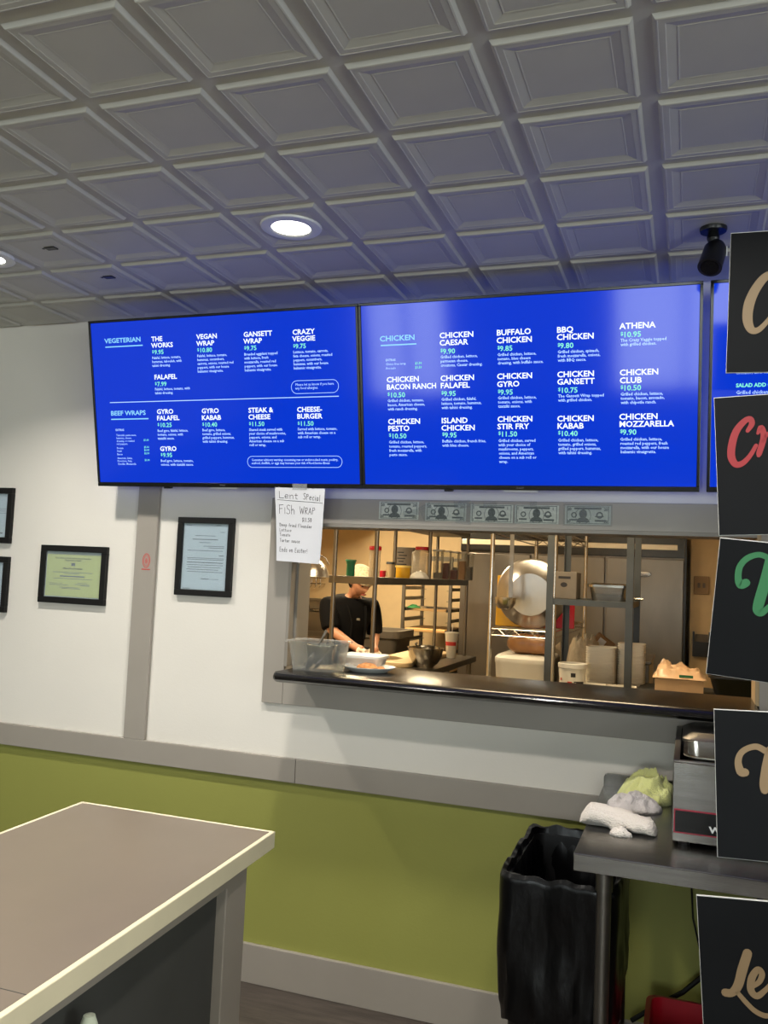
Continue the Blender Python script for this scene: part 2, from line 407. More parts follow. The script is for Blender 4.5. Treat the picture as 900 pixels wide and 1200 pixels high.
# serving counter with a bull-nosed black edge
bm = BM(); CT = 1.205
prof = [(WB, 1.166), (2.885, 1.166), (2.862, 1.17), (2.846, 1.18), (2.844, 1.19), (2.852, 1.2), (2.875, CT), (WB, CT)]
rings(bm, [[(-1.405, y+(.012 if y < 2.87 else 0), z*.96+1.186*.04) for y, z in prof], [(-1.392, y, z) for y, z in prof], [(.205, y, z) for y, z in prof]])
tag(finish('serving_counter', bm, M_BLACKTOP, smooth=True), 'glossy black counter ledge with rounded edge across the kitchen hatch', 'counter')

# ------------------------------------------------------------------ kitchen shell
KX0, KX1, KY1, KZ = -4.4, 1.5, 8.5, 2.5
sbox('wall_kitchen_back', M_KWALL, KX0-.1, KX1+.1, KY1, KY1+.1, 0, KZ)
sbox('wall_kitchen_left', M_KWALL, KX0-.1, KX0, WB, KY1, 0, KZ)
sbox('wall_kitchen_right', M_KWALL, KX1, KX1+.1, WB, KY1, 0, KZ)
sbox('wall_kitchen_front', M_KWALL, KX0, OX0-.02, WB, WB+.02, 0, KZ)
sbox('ceiling_kitchen', M_KCEIL, KX0-.1, KX1+.1, WB, KY1+.1, KZ, KZ+.1)
sbox('wall_kitchen_soffit', M_KCEIL, KX0, -3.05, 7.3, KY1, 2.02, KZ)
sbox('wall_kitchen_return', M_KWALL, .0, KX1, 7.75, KY1, 0, KZ)

# ================================================================== LIGHT FIXTURES
def downlight(x, y, label, group=None):
    t = thing('recessed_downlight', label, 'ceiling light', (x, y, CZ-.014), group=group)
    bm = BM(); lathe(bm, [(.060, CZ-.010), (.066, CZ-.013), (.092, CZ-.010), (.095, CZ-.004), (.095, CZ+.007), (.060, CZ+.007)], (x, y, 0), 32, closed=True); 
    finish('trim_ring', bm, M_LAMPRING, t, smooth=True)
    bm = BM(); lathe(bm, [(.002, CZ-.007), (.061, CZ-.007), (.061, CZ+.006), (.002, CZ+.006)], (x, y, 0), 28); finish('lens', bm, M_LENS, t)
    l = bpy.data.lights.new('downlight_lamp', 'AREA'); l.shape = 'DISK'; l.size = .12; l.energy = DOWNLIGHT_W; l.spread = math.radians(130)
    l.color = (1.0, .945, .87)
    o = bpy.data.objects.new('downlight_lamp', l); COL.objects.link(o); o.parent = t; o.location = (0, 0, -.004)
LX = [GX+.5*T+k*T for k in (-8, -4, 0, 4, 8)]
lab = ['round white recessed downlight, lit, in ceiling tile near the menu wall, above the yellow certificate', 'round white recessed downlight, lit, in ceiling tile in front of the vegetarian menu screen']
downlight(LX[1]+.045, GY+2.5*T, lab[0]); downlight(LX[2], GY+2.5*T, lab[1])
rest = 'round white recessed downlight over the dining area'
for x in LX[1:]:
    for j in (-2, -10): downlight(x, GY+(j+.5)*T, rest, 'downlights over the dining area')
def kitchen_light(x, y, label, watts=KITCHEN_W):
    t = thing('kitchen_ceiling_light', label, 'ceiling light', (x, y, KZ-.06))
    bx('housing', M_LAMPRING, t, x-.6, x+.6, y-.15, y+.15, KZ-.03, KZ)
    bx('diffuser', M_KLENS, t, x-.58, x+.58, y-.13, y+.13, KZ-.06, KZ-.03, bevel=.01)
    l = bpy.data.lights.new('kitchen_lamp', 'AREA'); l.shape = 'RECTANGLE'; l.size = 1.1; l.size_y = .24; l.energy = watts; l.color = (1, .79, .50)
    o = bpy.data.objects.new('kitchen_lamp', l); COL.objects.link(o); o.parent = t; o.location = (0, 0, -.01)
kitchen_light(-2.6, 7.0, 'long lit ceiling fixture over the back of the kitchen')
kitchen_light(-.75, 3.95, 'long lit ceiling fixture just behind the hatch', 26.0)
kitchen_light(-2.5, 4.9, 'long lit ceiling fixture over the steel prep table')

# ================================================================== MENU SCREENS
TY0, TZ0, TY1, TZ1 = 2.990, 1.881, 2.8555, 2.536      # bottom and top edge of the leaning screens
TUP = Vector((0, TY1-TY0, TZ1-TZ0)); TH = TUP.length; TUP.normalize()
TN = Vector((1,0,0)).cross(TUP).normalized()         # towards the room
def television(x0, x1, label, logo):
    o0 = Vector((x0, TY0, TZ0)); t = thing('menu_television', label, 'television', ((x0+x1)/2, WY, TZ0))
    W = x1-x0
    def P(u, v, d=0): return o0 + Vector((1,0,0))*u + TUP*v + TN*d
    def slab(bm, u0, u1, v0, v1, d0, d1):
        r = [[P(u0,v0,d), P(u1,v0,d), P(u1,v1,d), P(u0,v1,d)] for d in (d0, d1)]; rings(bm, r)
    bm = BM(); b = .010; slab(bm, 0, W, 0, .017, -.03, .0); slab(bm, 0, W, TH-b, TH, -.03, 0); slab(bm, 0, b, .017, TH-b, -.03, 0); slab(bm, W-b, W, .017, TH-b, -.03, 0)
    fr = finish('bezel', bm, M_BEZEL, t, bevel=.0015)
    bm = BM(); slab(bm, b, W-b, .017, TH-b, -.032, -.004); scr = finish('screen', bm, M_SCREEN, t)
    bm = BM(); slab(bm, .15, W-.15, .06, TH-.12, -.05, -.032); finish('back_cover', bm, M_BLACK, t, bevel=.01)
    bm = BM(); q = P(W/2, TH*.45, -.045)
    box(bm, q.x-.2, q.x+.2, WY-.02, WY-.0005, q.z-.15, q.z+.15); box(bm, q.x-.17, q.x-.13, q.y-.01, WY-.02, q.z-.12, q.z+.12); box(bm, q.x+.13, q.x+.17, q.y-.01, WY-.02, q.z-.12, q.z+.12)
    finish('wall_bracket', bm, M_DARKSTEEL, t)
    if logo:
        bm = BM(); M = Matrix((Vector((1,0,0)), TUP, TN)).transposed().to_4x4(); M.translation = P(W/2, .0055, .0006)
        text_bm(bm, 'SHARP', .0085, M, align='CENTER'); finish('maker_logo', bm, M_INKG, t)
        bm = BM(); slab(bm, W/2-.06, W/2+.06, -.006, -.001, -.025, -.006); finish('indicator_strip', bm, M_LAMPRING, t)
        bm = BM(); slab(bm, .12*W*2.2, .12*W*2.2+.03, -.008, 0, -.03, -.012); finish('infrared_eye', bm, M_BLACK, t)
    return t, scr, P
def tv_pt(px, py): return at_plane(px, py, Vector((0, TY0, TZ0)), TN) - TN*.0037
TM = Matrix((Vector((1,0,0)), TUP, TN)).transposed().to_4x4()
def put(bm, px, py, s, size, mi, bold=0, xs=1.0, res=2):
    M = TM.copy(); M.translation = tv_pt(px, py); text_bm(bm, s, size, M, mi, bold, xs, res)
def bar(bm, pa, pb, h, mi):
    a, b = tv_pt(*pa), tv_pt(*pb); b = a + Vector((b.x-a.x, 0, 0))
    face(bm, [bm.verts.new(q + TN*.0004) for q in (a - TUP*h/2, b - TUP*h/2, b + TUP*h/2, a + TUP*h/2)], mi)
def pill(bm, pa, pb, wd, mi):
    a, b = tv_pt(*pa), tv_pt(*pb); W, H = b.x-a.x, (a-b).dot(TUP); c = (a+b)/2
    o = rrect(W, H, H*.48, 6); i = rrect(W-2*wd, H-2*wd, H*.48-wd, 6)
    q = lambda x, y: bm.verts.new(c + Vector((1,0,0))*x + TUP*y + TN*.0004)
    O = [q(*p) for p in o]; I = [q(*p) for p in i]; n = len(O)
    for k in range(n): face(bm, (O[k], O[(k+1)%n], I[(k+1)%n], I[k]), mi)
TXT = [M_TXTW, M_TXTM, M_TXTC, M_TXTS]
def menu_item(scr, Z, x, ys, title, price, py, dy, dstep, desc, ts, ds, tb=.0006, txs=1.07):
    """Z maps zoomed reading coordinates to photo pixels"""
    bm = BM()
    for y, s in zip(ys, title): put(bm, *Z(x, y), s, ts, 0, tb, txs*(.90 if len(s) > 10 else .96 if len(s) > 9 else 1))
    put(bm, *Z(x+2, py-4), '$', ts*.62, 1, tb*.5); put(bm, *Z(x+9*Z.k, py), price, ts*.93, 1, tb*.7, 1.06)
    for k, s in enumerate(desc): put(bm, *Z(x+2+k*.4, dy+k*dstep), s, ds, 3, .0003, .98, 1)
    finish('menu_item', bm, TXT, scr)
class Zoom:
    def __init__(s, k, ox, oy, r): s.s, s.ox, s.oy, s.k = k, ox, oy, r
    def __call__(s, x, y): return (s.ox + x/s.s, s.oy + y/s.s)
tv1, scr1, P1 = television(-2.315, -1.1467, 'menu screen with vegetarian and beef wrap lists, mounted above the framed certificate', True)
tv2, scr2, P2 = television(-1.1455, .0215, 'menu screen listing the chicken wraps, mounted over the kitchen hatch', True)
tv3, scr3, P3 = television(.043, 1.21, 'menu screen reading salad add ons, partly behind the black sign boards', True)
Z1 = Zoom(900/340, 90, 340, 1.0); ts, ds = .0258, .0142
def heading(scr, Z, x, y, s, ua, ub, size, xs=1.17):
    bm = BM(); put(bm, *Z(x, y), s, size, 2, .0006, xs); bar(bm, Z(*ua), Z(*ub), .0045, 2); finish('menu_heading', bm, TXT, scr)
heading(scr1, Z1, 85, 165, 'VEGETERIAN', (87, 177), (203, 172), .0255)
heading(scr1, Z1, 104, 389, 'BEEF WRAPS', (105, 401), (221, 399), .0255)
I1 = [(230, (159, 179), ('THE', 'WORKS'), '9.95', 199, 214, 12, ('Falafel, lettuce, tomato,', 'hummus, tabouleh, with', 'tahini dressing.')),
 (239, (277,), ('FALAFEL',), '7.99', 298, 311, 12, ('Falafel, lettuce, tomato, with', 'tahini dressing.')),
 (370, (152, 173), ('VEGAN', 'WRAP'), '10.80', 193, 208, 12, ('Falafel, lettuce, tomato,', 'hummus, cucumbers,', 'carrots, onions, roasted red', 'peppers, with our house', 'balsamic vinaigrette.')),
 (516, (145, 166), ('GANSETT', 'WRAP'), '9.75', 187, 203, 12.3, ('Breaded eggplant topped', 'with lettuce, fresh', 'mozzarella, roasted red', 'peppers, with our house', 'balsamic vinaigrette.')),
 (668, (138, 159), ('CRAZY', 'VEGGIE'), '9.75', 181, 196, 12.5, ('Lettuce, tomato, carrots,', 'feta cheese, onions, roasted', 'peppers, cucumbers,', 'hummus, with our house', 'balsamic vinaigrette.')),
 (247, (384, 404), ('GYRO', 'FALAFEL'), '10.25', 425, 440, 11.8, ('Beef gyro, falafel, lettuce,', 'tomato, onions, with', 'tzatziki sauce.')),
 (257, (499,), ('GYRO',), '9.95', 518, 533, 11.6, ('Beef gyro, lettuce, tomato,', 'onions, with tzatziki sauce.')),
 (386, (382, 403), ('GYRO', 'KABAB'), '10.40', 424, 438, 11.8, ('Beef gyro, lettuce,', 'tomato, grilled onions,', 'grilled peppers, hummus,', 'with tahini dressing.')),
 (531, (380, 401), ('STEAK &', 'CHEESE'), '11.50', 422, 437, 11.8, ('Shaved steak served with', 'your choice of mushrooms,', 'peppers, onions, and', 'American cheese on a sub', 'roll or wrap.')),
 (682, (378, 399), ('CHEESE-', 'BURGER'), '11.50', 421, 435, 12.2, ('Served with lettuce, tomato,', 'with American cheese on a', 'sub roll or wrap.'))]
for a in I1: menu_item(scr1, Z1, a[0], a[1], a[2], a[3], a[4], a[5], a[6], a[7], ts, ds)
bm = BM(); bar(bm, Z1(101, 349), Z1(812, 336), .003, 3); finish('divider_line', bm, TXT, scr1)
bm = BM(); pill(bm, Z1(663, 281), Z1(812, 318), .0018, 3)
for k, s in enumerate(('Please let us know if you have', 'any food allergies.')): put(bm, *Z1(677, 297+k*11), s, .0138, 3, .0001, .93, 1)
finish('notice_box', bm, TXT, scr1)
bm = BM(); pill(bm, Z1(527, 515), Z1(823, 551), .0018, 3)
for k, s in enumerate(('Consumer advisory warning: consuming raw or undercooked meats, poultry,', 'seafood, shellfish, or eggs may increase your risk of food borne illness.')): put(bm, *Z1(541, 530+k*10), s, .0128, 3, .0002, .90, 1)
finish('notice_box', bm, TXT, scr1)
bm = BM(); put(bm, *Z1(119, 437), 'EXTRAS', .0115, 3, .0003)
for y, s, p in ((453, 'Tabouleh, pasta sauce,', ''), (462, 'hummus, cheese,', ''), (471, 'dressing, or roasted', '$1.00'), (480, 'red peppers.', ''), (493, 'Protein', '$5.00'), (502, 'Steak', '$6.00'), (512, 'Bacon', '$2.50'), (524, 'American, Swiss,', ''), (533, 'Provolone, Feta,', '$1.00'), (542, 'Cheddar, Mozzarella', '')):
    put(bm, *Z1(121+(y-453)*.05, y), s, .0112, 3, .0001, .95, 1)
finish('extras_list', bm, TXT, scr1)
bm = BM()
for y, p in ((471, '$1.00'), (493, '$5.00'), (502, '$6.00'), (512, '$2.50'), (533, '$1.00')): put(bm, *Z1(205+(y-453)*.05, y-3), p, .0112, 1, .0002, .95, 1)
finish('extras_prices', bm, TXT, scr1)
Z2 = Zoom(900/485, 415, 330, .8); ts2, ds2 = .0265, .0142
heading(scr2, Z2, 55, 130, 'CHICKEN', (57, 139), (135, 137), .0262)
I2 = [(185, (123, 139), ('CHICKEN', 'CAESAR'), '9.90', 157, 167, ('Grilled chicken, lettuce,', 'parmesan cheese,', 'croutons, Caesar dressing.')),
 (309, (117, 134), ('BUFFALO', 'CHICKEN'), '9.85', 151, 162, ('Grilled chicken, lettuce,', 'tomato, bleu cheese', 'dressing, with buffalo sauce.')),
 (440, (111, 127), ('BBQ', 'CHICKEN'), '9.80', 145, 156, ('Grilled chicken, spinach,', 'fresh mozzarella, onions,', 'with BBQ sauce.')),
 (577, (103,), ('ATHENA',), '10.95', 121, 131, ('The Crazy Veggie topped', 'with grilled chicken.')),
 (70, (219, 235), ('CHICKEN', 'BACON RANCH'), '10.50', 252, 262, ('Grilled chicken, tomato,', 'bacon, American cheese,', 'with ranch dressing.')),
 (187, (216, 232), ('CHICKEN', 'FALAFEL'), '9.95', 249, 259, ('Grilled chicken, falafel,', 'lettuce, tomato, hummus,', 'with tahini dressing.')),
 (310, (212, 229), ('CHICKEN', 'GYRO'), '9.95', 246, 256, ('Grilled chicken, lettuce,', 'tomato, onions, with', 'tzatziki sauce.')),
 (441, (208, 224), ('CHICKEN', 'GANSETT'), '10.75', 242, 252, ('The Gansett Wrap topped', 'with grilled chicken.')),
 (577, (204, 221), ('CHICKEN', 'CLUB'), '10.50', 237, 248, ('Grilled chicken, lettuce,', 'tomato, bacon, avocado,', 'with chipotle ranch.')),
 (73, (310, 325), ('CHICKEN', 'PESTO'), '10.50', 341, 352, ('Grilled chicken, lettuce,', 'tomato, roasted peppers,', 'fresh mozzarella, with', 'pesto sauce.')),
 (189, (308, 324), ('ISLAND', 'CHICKEN'), '9.95', 339, 350, ('Buffalo chicken, french fries,', 'with bleu cheese.')),
 (311, (305, 321), ('CHICKEN', 'STIR FRY'), '11.50', 337, 349, ('Grilled chicken, served', 'with your choice of', 'mushrooms, peppers,', 'onions, and American', 'cheese on a sub roll or', 'wrap.')),
 (441, (304, 320), ('CHICKEN', 'KABAB'), '10.40', 336, 348, ('Grilled chicken, lettuce,', 'tomato, grilled onions,', 'grilled peppers, hummus,', 'with tahini dressing.')),
 (576, (300, 316), ('CHICKEN', 'MOZZARELLA'), '9.90', 333, 346, ('Grilled chicken, lettuce,', 'roasted red peppers, fresh', 'mozzarella, with our house', 'balsamic vinaigrette.'))]
for a in I2: menu_item(scr2, Z2, a[0], a[1], a[2], a[3], a[4], a[5], 9.1, a[6], ts2, ds2)
bm = BM(); put(bm, *Z2(68, 173), 'EXTRAS', .0105, 3, .0003, 1)
for y, s in ((182, 'Gluten free wrap'), (191, 'Avocado')):
    put(bm, *Z2(68, y), s, .0118, 3, .0001, .93, 1)
finish('extras_list', bm, TXT, scr2)
bm = BM()
for y in (182, 191): put(bm, *Z2(132, y-2), '$1.50', .0118, 1, .0003, .93, 1)
finish('extras_prices', bm, TXT, scr2)
bm = BM(); put(bm, 862.5, 438.5, 'tomato, and cucumbers', .0165, 3, .0002, .93, 1); finish('menu_item', bm, TXT, scr3)
bm = BM(); put(bm, 862.5, 453.8, 'SALAD ADD ONS', .0165, 1, .0006, .97); put(bm, 862.5, 462, 'Grilled chicken', .0165, 3, .0002, .93, 1)
finish('menu_item', bm, TXT, scr3)

# ------------------------------------------------------------------ framed papers
def picture(x0, x1, z0, z1, border, label, paper, pin, lines, texts=(), dep=.02):
    t = thing('picture_frame', label, 'picture frame', ((x0+x1)/2, WY, z0)); y0 = WY-dep
    bm = BM(); b = border
    for q in ((x0, x1, z0, z0+b), (x0, x1, z1-b, z1), (x0, x0+b, z0+b, z1-b), (x1-b, x1, z0+b, z1-b)): box(bm, q[0], q[1], y0, WY, q[2], q[3])
    finish('frame', bm, M_FRAME, t, bevel=.002)
    bx('backing_board', M_MATTE, t, x0+b, x1-b, WY-.007, WY, z0+b, z1-b)
    a, c, e, f = x0+b+pin[0], x1-b-pin[1], z0+b+pin[2], z1-b-pin[3]
    bm = BM(); box(bm, a, c, WY-.0085, WY-.007, e, f); pp = finish('paper', bm, paper, t)
    bm = BM(); Y = WY-.0088; W, H = c-a, f-e
    for u0, u1, v, h in lines:
        face(bm, [bm.verts.new(q) for q in ((a+u0*W, Y, f-v*H), (a+u1*W, Y, f-v*H), (a+u1*W, Y, f-(v+h)*H), (a+u0*W, Y, f-(v+h)*H))], 1)
    for u, v, s, size, bold in texts:
        M = Matrix(((1,0,0,a+u*W),(0,0,-1,Y),(0,1,0,f-v*H),(0,0,0,1))); text_bm(bm, s, size, M, 0, bold, align='CENTER')
    finish('print', bm, [M_INK, M_INKG], pp)
    bx('glass', M_GLASS, t, x0+b, x1-b, WY-.0125, WY-.011, z0+b, z1-b)
    return t
cl = [(.26,.72,.505,.028),(.12,.86,.42,.012),(.33,.62,.45,.01),(.14,.86,.57,.01),(.07,.22,.69,.01),(.25,.31,.685,.01),(.07,.42,.725,.01),(.6,.78,.665,.01),(.55,.82,.70,.012),(.66,.82,.725,.012),(.26,.62,.78,.01),(.3,.66,.805,.01),(.46,.53,.20,.07)]
picture(-2.669, -2.327, 1.385, 1.633, .026, 'black framed yellow food certificate hung left of the vertical trim', M_YPAPER, (.003,.008,.004,.012), cl,
    [(.49,.105,'State of Rhode Island and Providence Plantations',.0095,.0001),(.49,.155,'Department of Health',.0095,.0001),(.49,.35,'Office of Food Protection',.0098,.0003)])
cl = [(.04,.18,.01,.008),(.72,.84,.008,.008),(.82,.93,.11,.008),(.26,.72,.17,.008),(.20,.78,.225,.012),(.36,.62,.275,.008),(.46,.93,.33,.008),(.58,.93,.355,.008),(.1,.9,.40,.008),(.82,.93,.47,.012)]
cl += [(.1,.93,.515+.022*k,.008) for k in range(2)] + [(.1,.92,.58,.012)] + [(.1+.02*(k%2),.92-.05*(k%3),.62+.035*k,.008) for k in range(4)] + [(.44,.62,.83,.012),(.62,.84,.835,.006),(.04,.2,.985,.008)]
picture(-1.988, -1.730, 1.450, 1.768, .024, 'black framed white typed letter hung between vertical trim and hatch', M_PAPER, (.002,.004,.002,.004), cl)
cl = [(.3,.99,.34+.05*k,.008) for k in range(3)] + [(.8,.93,.9,.03)]
picture(-3.19, -2.846, 1.633, 1.880, .026, 'black framed white document hung above another, left of the yellow certificate', M_PAPER, (.003,.003,.003,.003), cl)
cl = [(.2,.8,.2+.12*k,.012) for k in range(5)]
picture(-3.19, -2.843, 1.328, 1.574, .026, 'black framed white document hung below another, left of the yellow certificate', M_PAPER, (.003,.003,.003,.003), cl)

# red oval sticker on the vertical trim
bm = BM(); c = at_y(171.5, 657, YT); Y = YT-.0006
def ring2(bm, cx, cz, rx, rz, wd, Y, mi=0, n=24):
    O = [bm.verts.new((cx+rx*math.cos(2*PI*k/n), Y, cz+rz*math.sin(2*PI*k/n))) for k in range(n)]
    I = [bm.verts.new((cx+(rx-wd)*math.cos(2*PI*k/n), Y, cz+(rz-wd)*math.sin(2*PI*k/n))) for k in range(n)]
    for k in range(n): face(bm, (O[k], O[(k+1)%n], I[(k+1)%n], I[k]), mi)
ring2(bm, c.x, c.z, .0185, .030, .003, Y); ring2(bm, c.x, c.z, .0125, .0225, .002, Y)
for k in range(4):
    h = .008-.003*abs(k-1.5); zz = c.z+.009-.006*k
    face(bm, [bm.verts.new(q) for q in ((c.x-h, Y, zz), (c.x+h, Y, zz), (c.x+h, Y, zz-.0035), (c.x-h, Y, zz-.0035))])
face(bm, [bm.verts.new(q) for q in ((c.x-.021, Y, c.z-.034), (c.x+.021, Y, c.z-.034), (c.x+.021, Y, c.z-.038), (c.x-.021, Y, c.z-.038))])
tag(finish('oval_sticker', bm, M_RED), 'small red oval sticker on the taupe vertical trim', 'sticker')

# ------------------------------------------------------------------ bank notes taped to the head casing
def bill(x0, x1, z0, z1, num, label, tape=(), pat=0):
    t = thing('bank_note', label, 'bank note', ((x0+x1)/2, YT, z0)); W, H = x1-x0, z1-z0
    bx('note_paper', M_BILL, t, x0, x1, YT-.0008, YT, z0, z1)
    bm = BM(); Y = YT-.0012
    def quad(u0, u1, v0, v1): face(bm, [bm.verts.new((x0+u*W, Y, z0+v*H)) for u, v in ((u0,v0),(u1,v0),(u1,v1),(u0,v1))])
    quad(.04,.96,.93,.965); quad(.04,.96,.04,.07); quad(.04,.052,.07,.93); quad(.948,.96,.07,.93); quad(.2,.8,.80,.90)
    quad(.1,.28,.2,.28); quad(.66,.9,.16,.26); quad(.66,.85,.40,.46)
    finish('engraving', bm, M_BILLINK, t)
    bm = BM(); cx, cz = x0+(.40 if num == '20' else .5)*W, z0+.47*H
    n = 20; Y = YT-.0014
    face(bm, [bm.verts.new((cx+.017*math.cos(2*PI*k/n)*.8, Y, cz+.006+.016*math.sin(2*PI*k/n))) for k in range(n)])
    face(bm, [bm.verts.new((cx+a, Y+.0001, cz+b)) for a, b in ((-.024,-.024),(.024,-.024),(.018,-.012),(.006,-.005),(-.006,-.005),(-.018,-.012))])
    ring2(bm, cx, cz, .027, .029, .0016, Y)
    finish('portrait', bm, M_BILLINK, t)
    bm = BM()
    for u, v, s in ((.05,.74,.014),(.85,.74,.014),(.05,.1,.012),(.85,.1,.014)):
        M = Matrix(((1,0,0,x0+u*W),(0,0,-1,Y),(0,1,0,z0+v*H),(0,0,0,1))); text_bm(bm, num, s, M, 0, .0005)
    ring2(bm, x0+.2*W, z0+.5*H, .010, .010, .004, Y); ring2(bm, x0+.76*W, z0+.5*H, .012, .012, .005, Y)
    finish('numerals', bm, M_BILLINK, t)
    for k, (a, b, c, d, rot) in enumerate(tape):
        bm = BM(); mx, mz = x0+(a+b)/2*W, z0+(c+d)/2*H; hw, hh = (b-a)/2*W, (d-c)/2*H; cs, sn = math.cos(rot), math.sin(rot); yy = YT-.0019-.0003*k
        face(bm, [bm.verts.new((mx+p*cs-q*sn, yy, mz+p*sn+q*cs)) for p, q in ((-hw,-hh),(hw,-hh),(hw,hh),(-hw,hh))])
        finish('clear_tape', bm, M_TAPE, t, label='shiny strip of clear tape')
ZB = 1.773
bill(-1.114, -.958, ZB+.005, ZB+.071, '20', 'twenty bill taped to the grey head casing beside the paper note', [(.62,1.02,.2,.55,.2)])
bill(-.932, -.776, ZB+.002, ZB+.068, '20', 'twenty bill under large crumpled strips of clear tape', [(-.12,.2,.1,.95,.5),(.78,1.15,-.15,1.1,-.1),(.7,1.1,.75,1.15,.1)])
bill(-.760, -.604, ZB, ZB+.066, '1', 'one dollar bill beside the heavily taped twenty', [(.3,.62,.82,1.12,0)])
bill(-.598, -.442, ZB, ZB+.066, '1', 'one dollar bill between another single and the twenty nearest the right boards', [(.35,.5,.92,1.2,0),(-.03,.04,0,1,0)])
bill(-.420, -.264, ZB+.001, ZB+.067, '20', 'twenty bill standing apart in a clear taped border', [(-.04,1.04,-.08,1.08,0)])

# ------------------------------------------------------------------ handwritten note under the first screen
GL = {'L':(.55,[[(0,1),(0,0),(.5,.03)]]),'e':(.55,[[(.02,.3),(.42,.34),(.36,.56),(.14,.58),(.02,.3),(.12,.04),(.42,.08)]]),'n':(.5,[[(0,.58),(.03,0)],[(.02,.38),(.2,.58),(.36,.48),(.38,0)]]),
'T':(.6,[[(0,.92),(.55,1)],[(.28,.95),(.26,0)]]),'t':(.42,[[(.16,.85),(.15,.1),(.32,.02)],[(0,.58),(.36,.6)]]),'S':(.55,[[(.45,.9),(.25,1),(.05,.85),(.12,.6),(.4,.42),(.42,.12),(.2,0),(0,.12)]]),'s':(.42,[[(.34,.5),(.16,.58),(.04,.45),(.3,.2),(.24,.02),(0,.06)]]),
'p':(.5,[[(.03,.58),(0,-.38)],[(.02,.45),(.22,.6),(.4,.42),(.3,.08),(.03,.08)]]),'P':(.5,[[(.03,.9),(0,0)],[(.02,.85),(.34,.9),(.4,.62),(.03,.48)]]),'c':(.45,[[(.38,.5),(.18,.58),(.02,.3),(.14,.03),(.38,.1)]]),'i':(.2,[[(.06,.55),(.06,0)],[(.06,.78),(.07,.8)]]),
'a':(.52,[[(.36,.52),(.14,.56),(.02,.26),(.14,.02),(.34,.2),(.37,.56),(.38,.02)]]),'l':(.22,[[(.06,1),(.06,0)]]),'F':(.58,[[(.02,1),(0,0)],[(0,.95),(.5,1)],[(.02,.55),(.38,.58)]]),'I':(.2,[[(.06,.7),(.06,0)]]),'h':(.5,[[(.03,1),(.02,0)],[(.03,.38),(.2,.58),(.36,.45),(.38,0)]]),
'W':(.85,[[(0,1),(.16,0),(.36,.75),(.55,0),(.75,1)]]),'R':(.52,[[(.03,.85),(.02,0)],[(.02,.82),(.36,.85),(.38,.55),(.03,.45),(.42,0)]]),'A':(.55,[[(0,0),(.22,.85),(.44,0)],[(.08,.3),(.36,.3)]]),'$':(.5,[[(.4,.8),(.2,.88),(.04,.7),(.36,.35),(.3,.08),(.02,.12)],[(.2,1),(.18,-.1)]]),
'1':(.26,[[(.08,.9),(.08,0)]]),'.':(.2,[[(.06,.04),(.08,.0)]]),'5':(.5,[[(.4,.9),(.08,.9),(.05,.52),(.32,.52),(.38,.2),(.2,0),(0,.08)]]),'0':(.5,[[(.2,.9),(.02,.5),(.18,0),(.4,.4),(.2,.9)]]),'D':(.6,[[(.03,1),(.02,0)],[(0,.98),(.4,.85),(.5,.4),(.3,.02),(.02,0)]]),
'f':(.4,[[(.36,.9),(.18,.98),(.12,.7),(.12,0)],[(0,.5),(.32,.52)]]),'r':(.4,[[(.02,.56),(.03,0)],[(.03,.35),(.16,.56),(.34,.55)]]),'d':(.5,[[(.36,.48),(.14,.56),(.02,.28),(.14,.02),(.36,.12)],[(.38,1),(.38,0)]]),'o':(.48,[[(.18,.58),(.02,.3),(.16,.02),(.36,.28),(.18,.58)]]),
'u':(.5,[[(.02,.58),(.04,.12),(.18,.02),(.36,.2)],[(.37,.58),(.39,0)]]),'m':(.72,[[(0,.56),(.02,0)],[(.02,.4),(.16,.56),(.28,.42),(.29,0)],[(.29,.4),(.44,.56),(.56,.42),(.58,0)]]),'E':(.52,[[(.42,.96),(.02,.98),(0,.02),(.44,.02)],[(.02,.52),(.36,.54)]]),'!':(.2,[[(.06,.9),(.06,.3)],[(.06,.06),(.07,.02)]]),' ':(.4,[])}
nt_ = [at_y(322, 571, 2.983), at_y(381, 573, 2.983), at_y(373, 661, 3.0), at_y(324, 657, 3.0)]
def note_pt(u, v, lift=0):
    p = (nt_[0]*(1-u) + nt_[1]*u)*(1-v) + (nt_[3]*(1-u) + nt_[2]*u)*v
    p = p + Vector((0, .010*math.sin(PI*v)*.5 + .012*max(0, u-.75)/.25*max(0, v-.35)/.65, 0))
    return p - Vector((0, lift, 0))
root = thing('paper_note', 'white handwritten Lent special note hanging below the vegetarian menu screen', 'note', ((nt_[0].x+nt_[1].x)/2, 2.99, nt_[3].z))
bm = BM(); n = 10; G = [[[bm.verts.new(note_pt(i/n, j/n, l)) for i in range(n+1)] for j in range(n+1)] for l in (0, .0005)]
for j in range(n):
    for i in range(n):
        face(bm, (G[0][j][i], G[0][j][i+1], G[0][j+1][i+1], G[0][j+1][i])); face(bm, (G[1][j][i], G[1][j+1][i], G[1][j+1][i+1], G[1][j][i+1]))
sheet = finish('paper_sheet', bm, M_PAPER, root, smooth=True)
bm = BM()
def write(u, v, s, h, w=.55, asp=.75, slope=0):
    x = u
    for ch in s:
        adv, st = GL[ch]
        for pl in st:
            pts = [note_pt(x + a*h*asp, v + slope*(x-u) - b*h*.79, .0009) for a, b in pl]
            for p0, p1 in zip(pts, pts[1:]):
                d = (p1-p0); L = d.length
                if L < 1e-5: continue
                sd = Vector((-d.z, 0, d.x))/max(1e-6, math.hypot(d.x, d.z))*w*.001; e = d/L*w*.0006
                face(bm, [bm.verts.new(q) for q in (p0-e+sd, p1+e+sd, p1+e-sd, p0-e-sd)])
        x += adv*h*asp + .012
write(.09,.142,'Lent',.115,.95,1.5,.03); write(.58,.150,'SPecial',.105,.95,.86,.05)
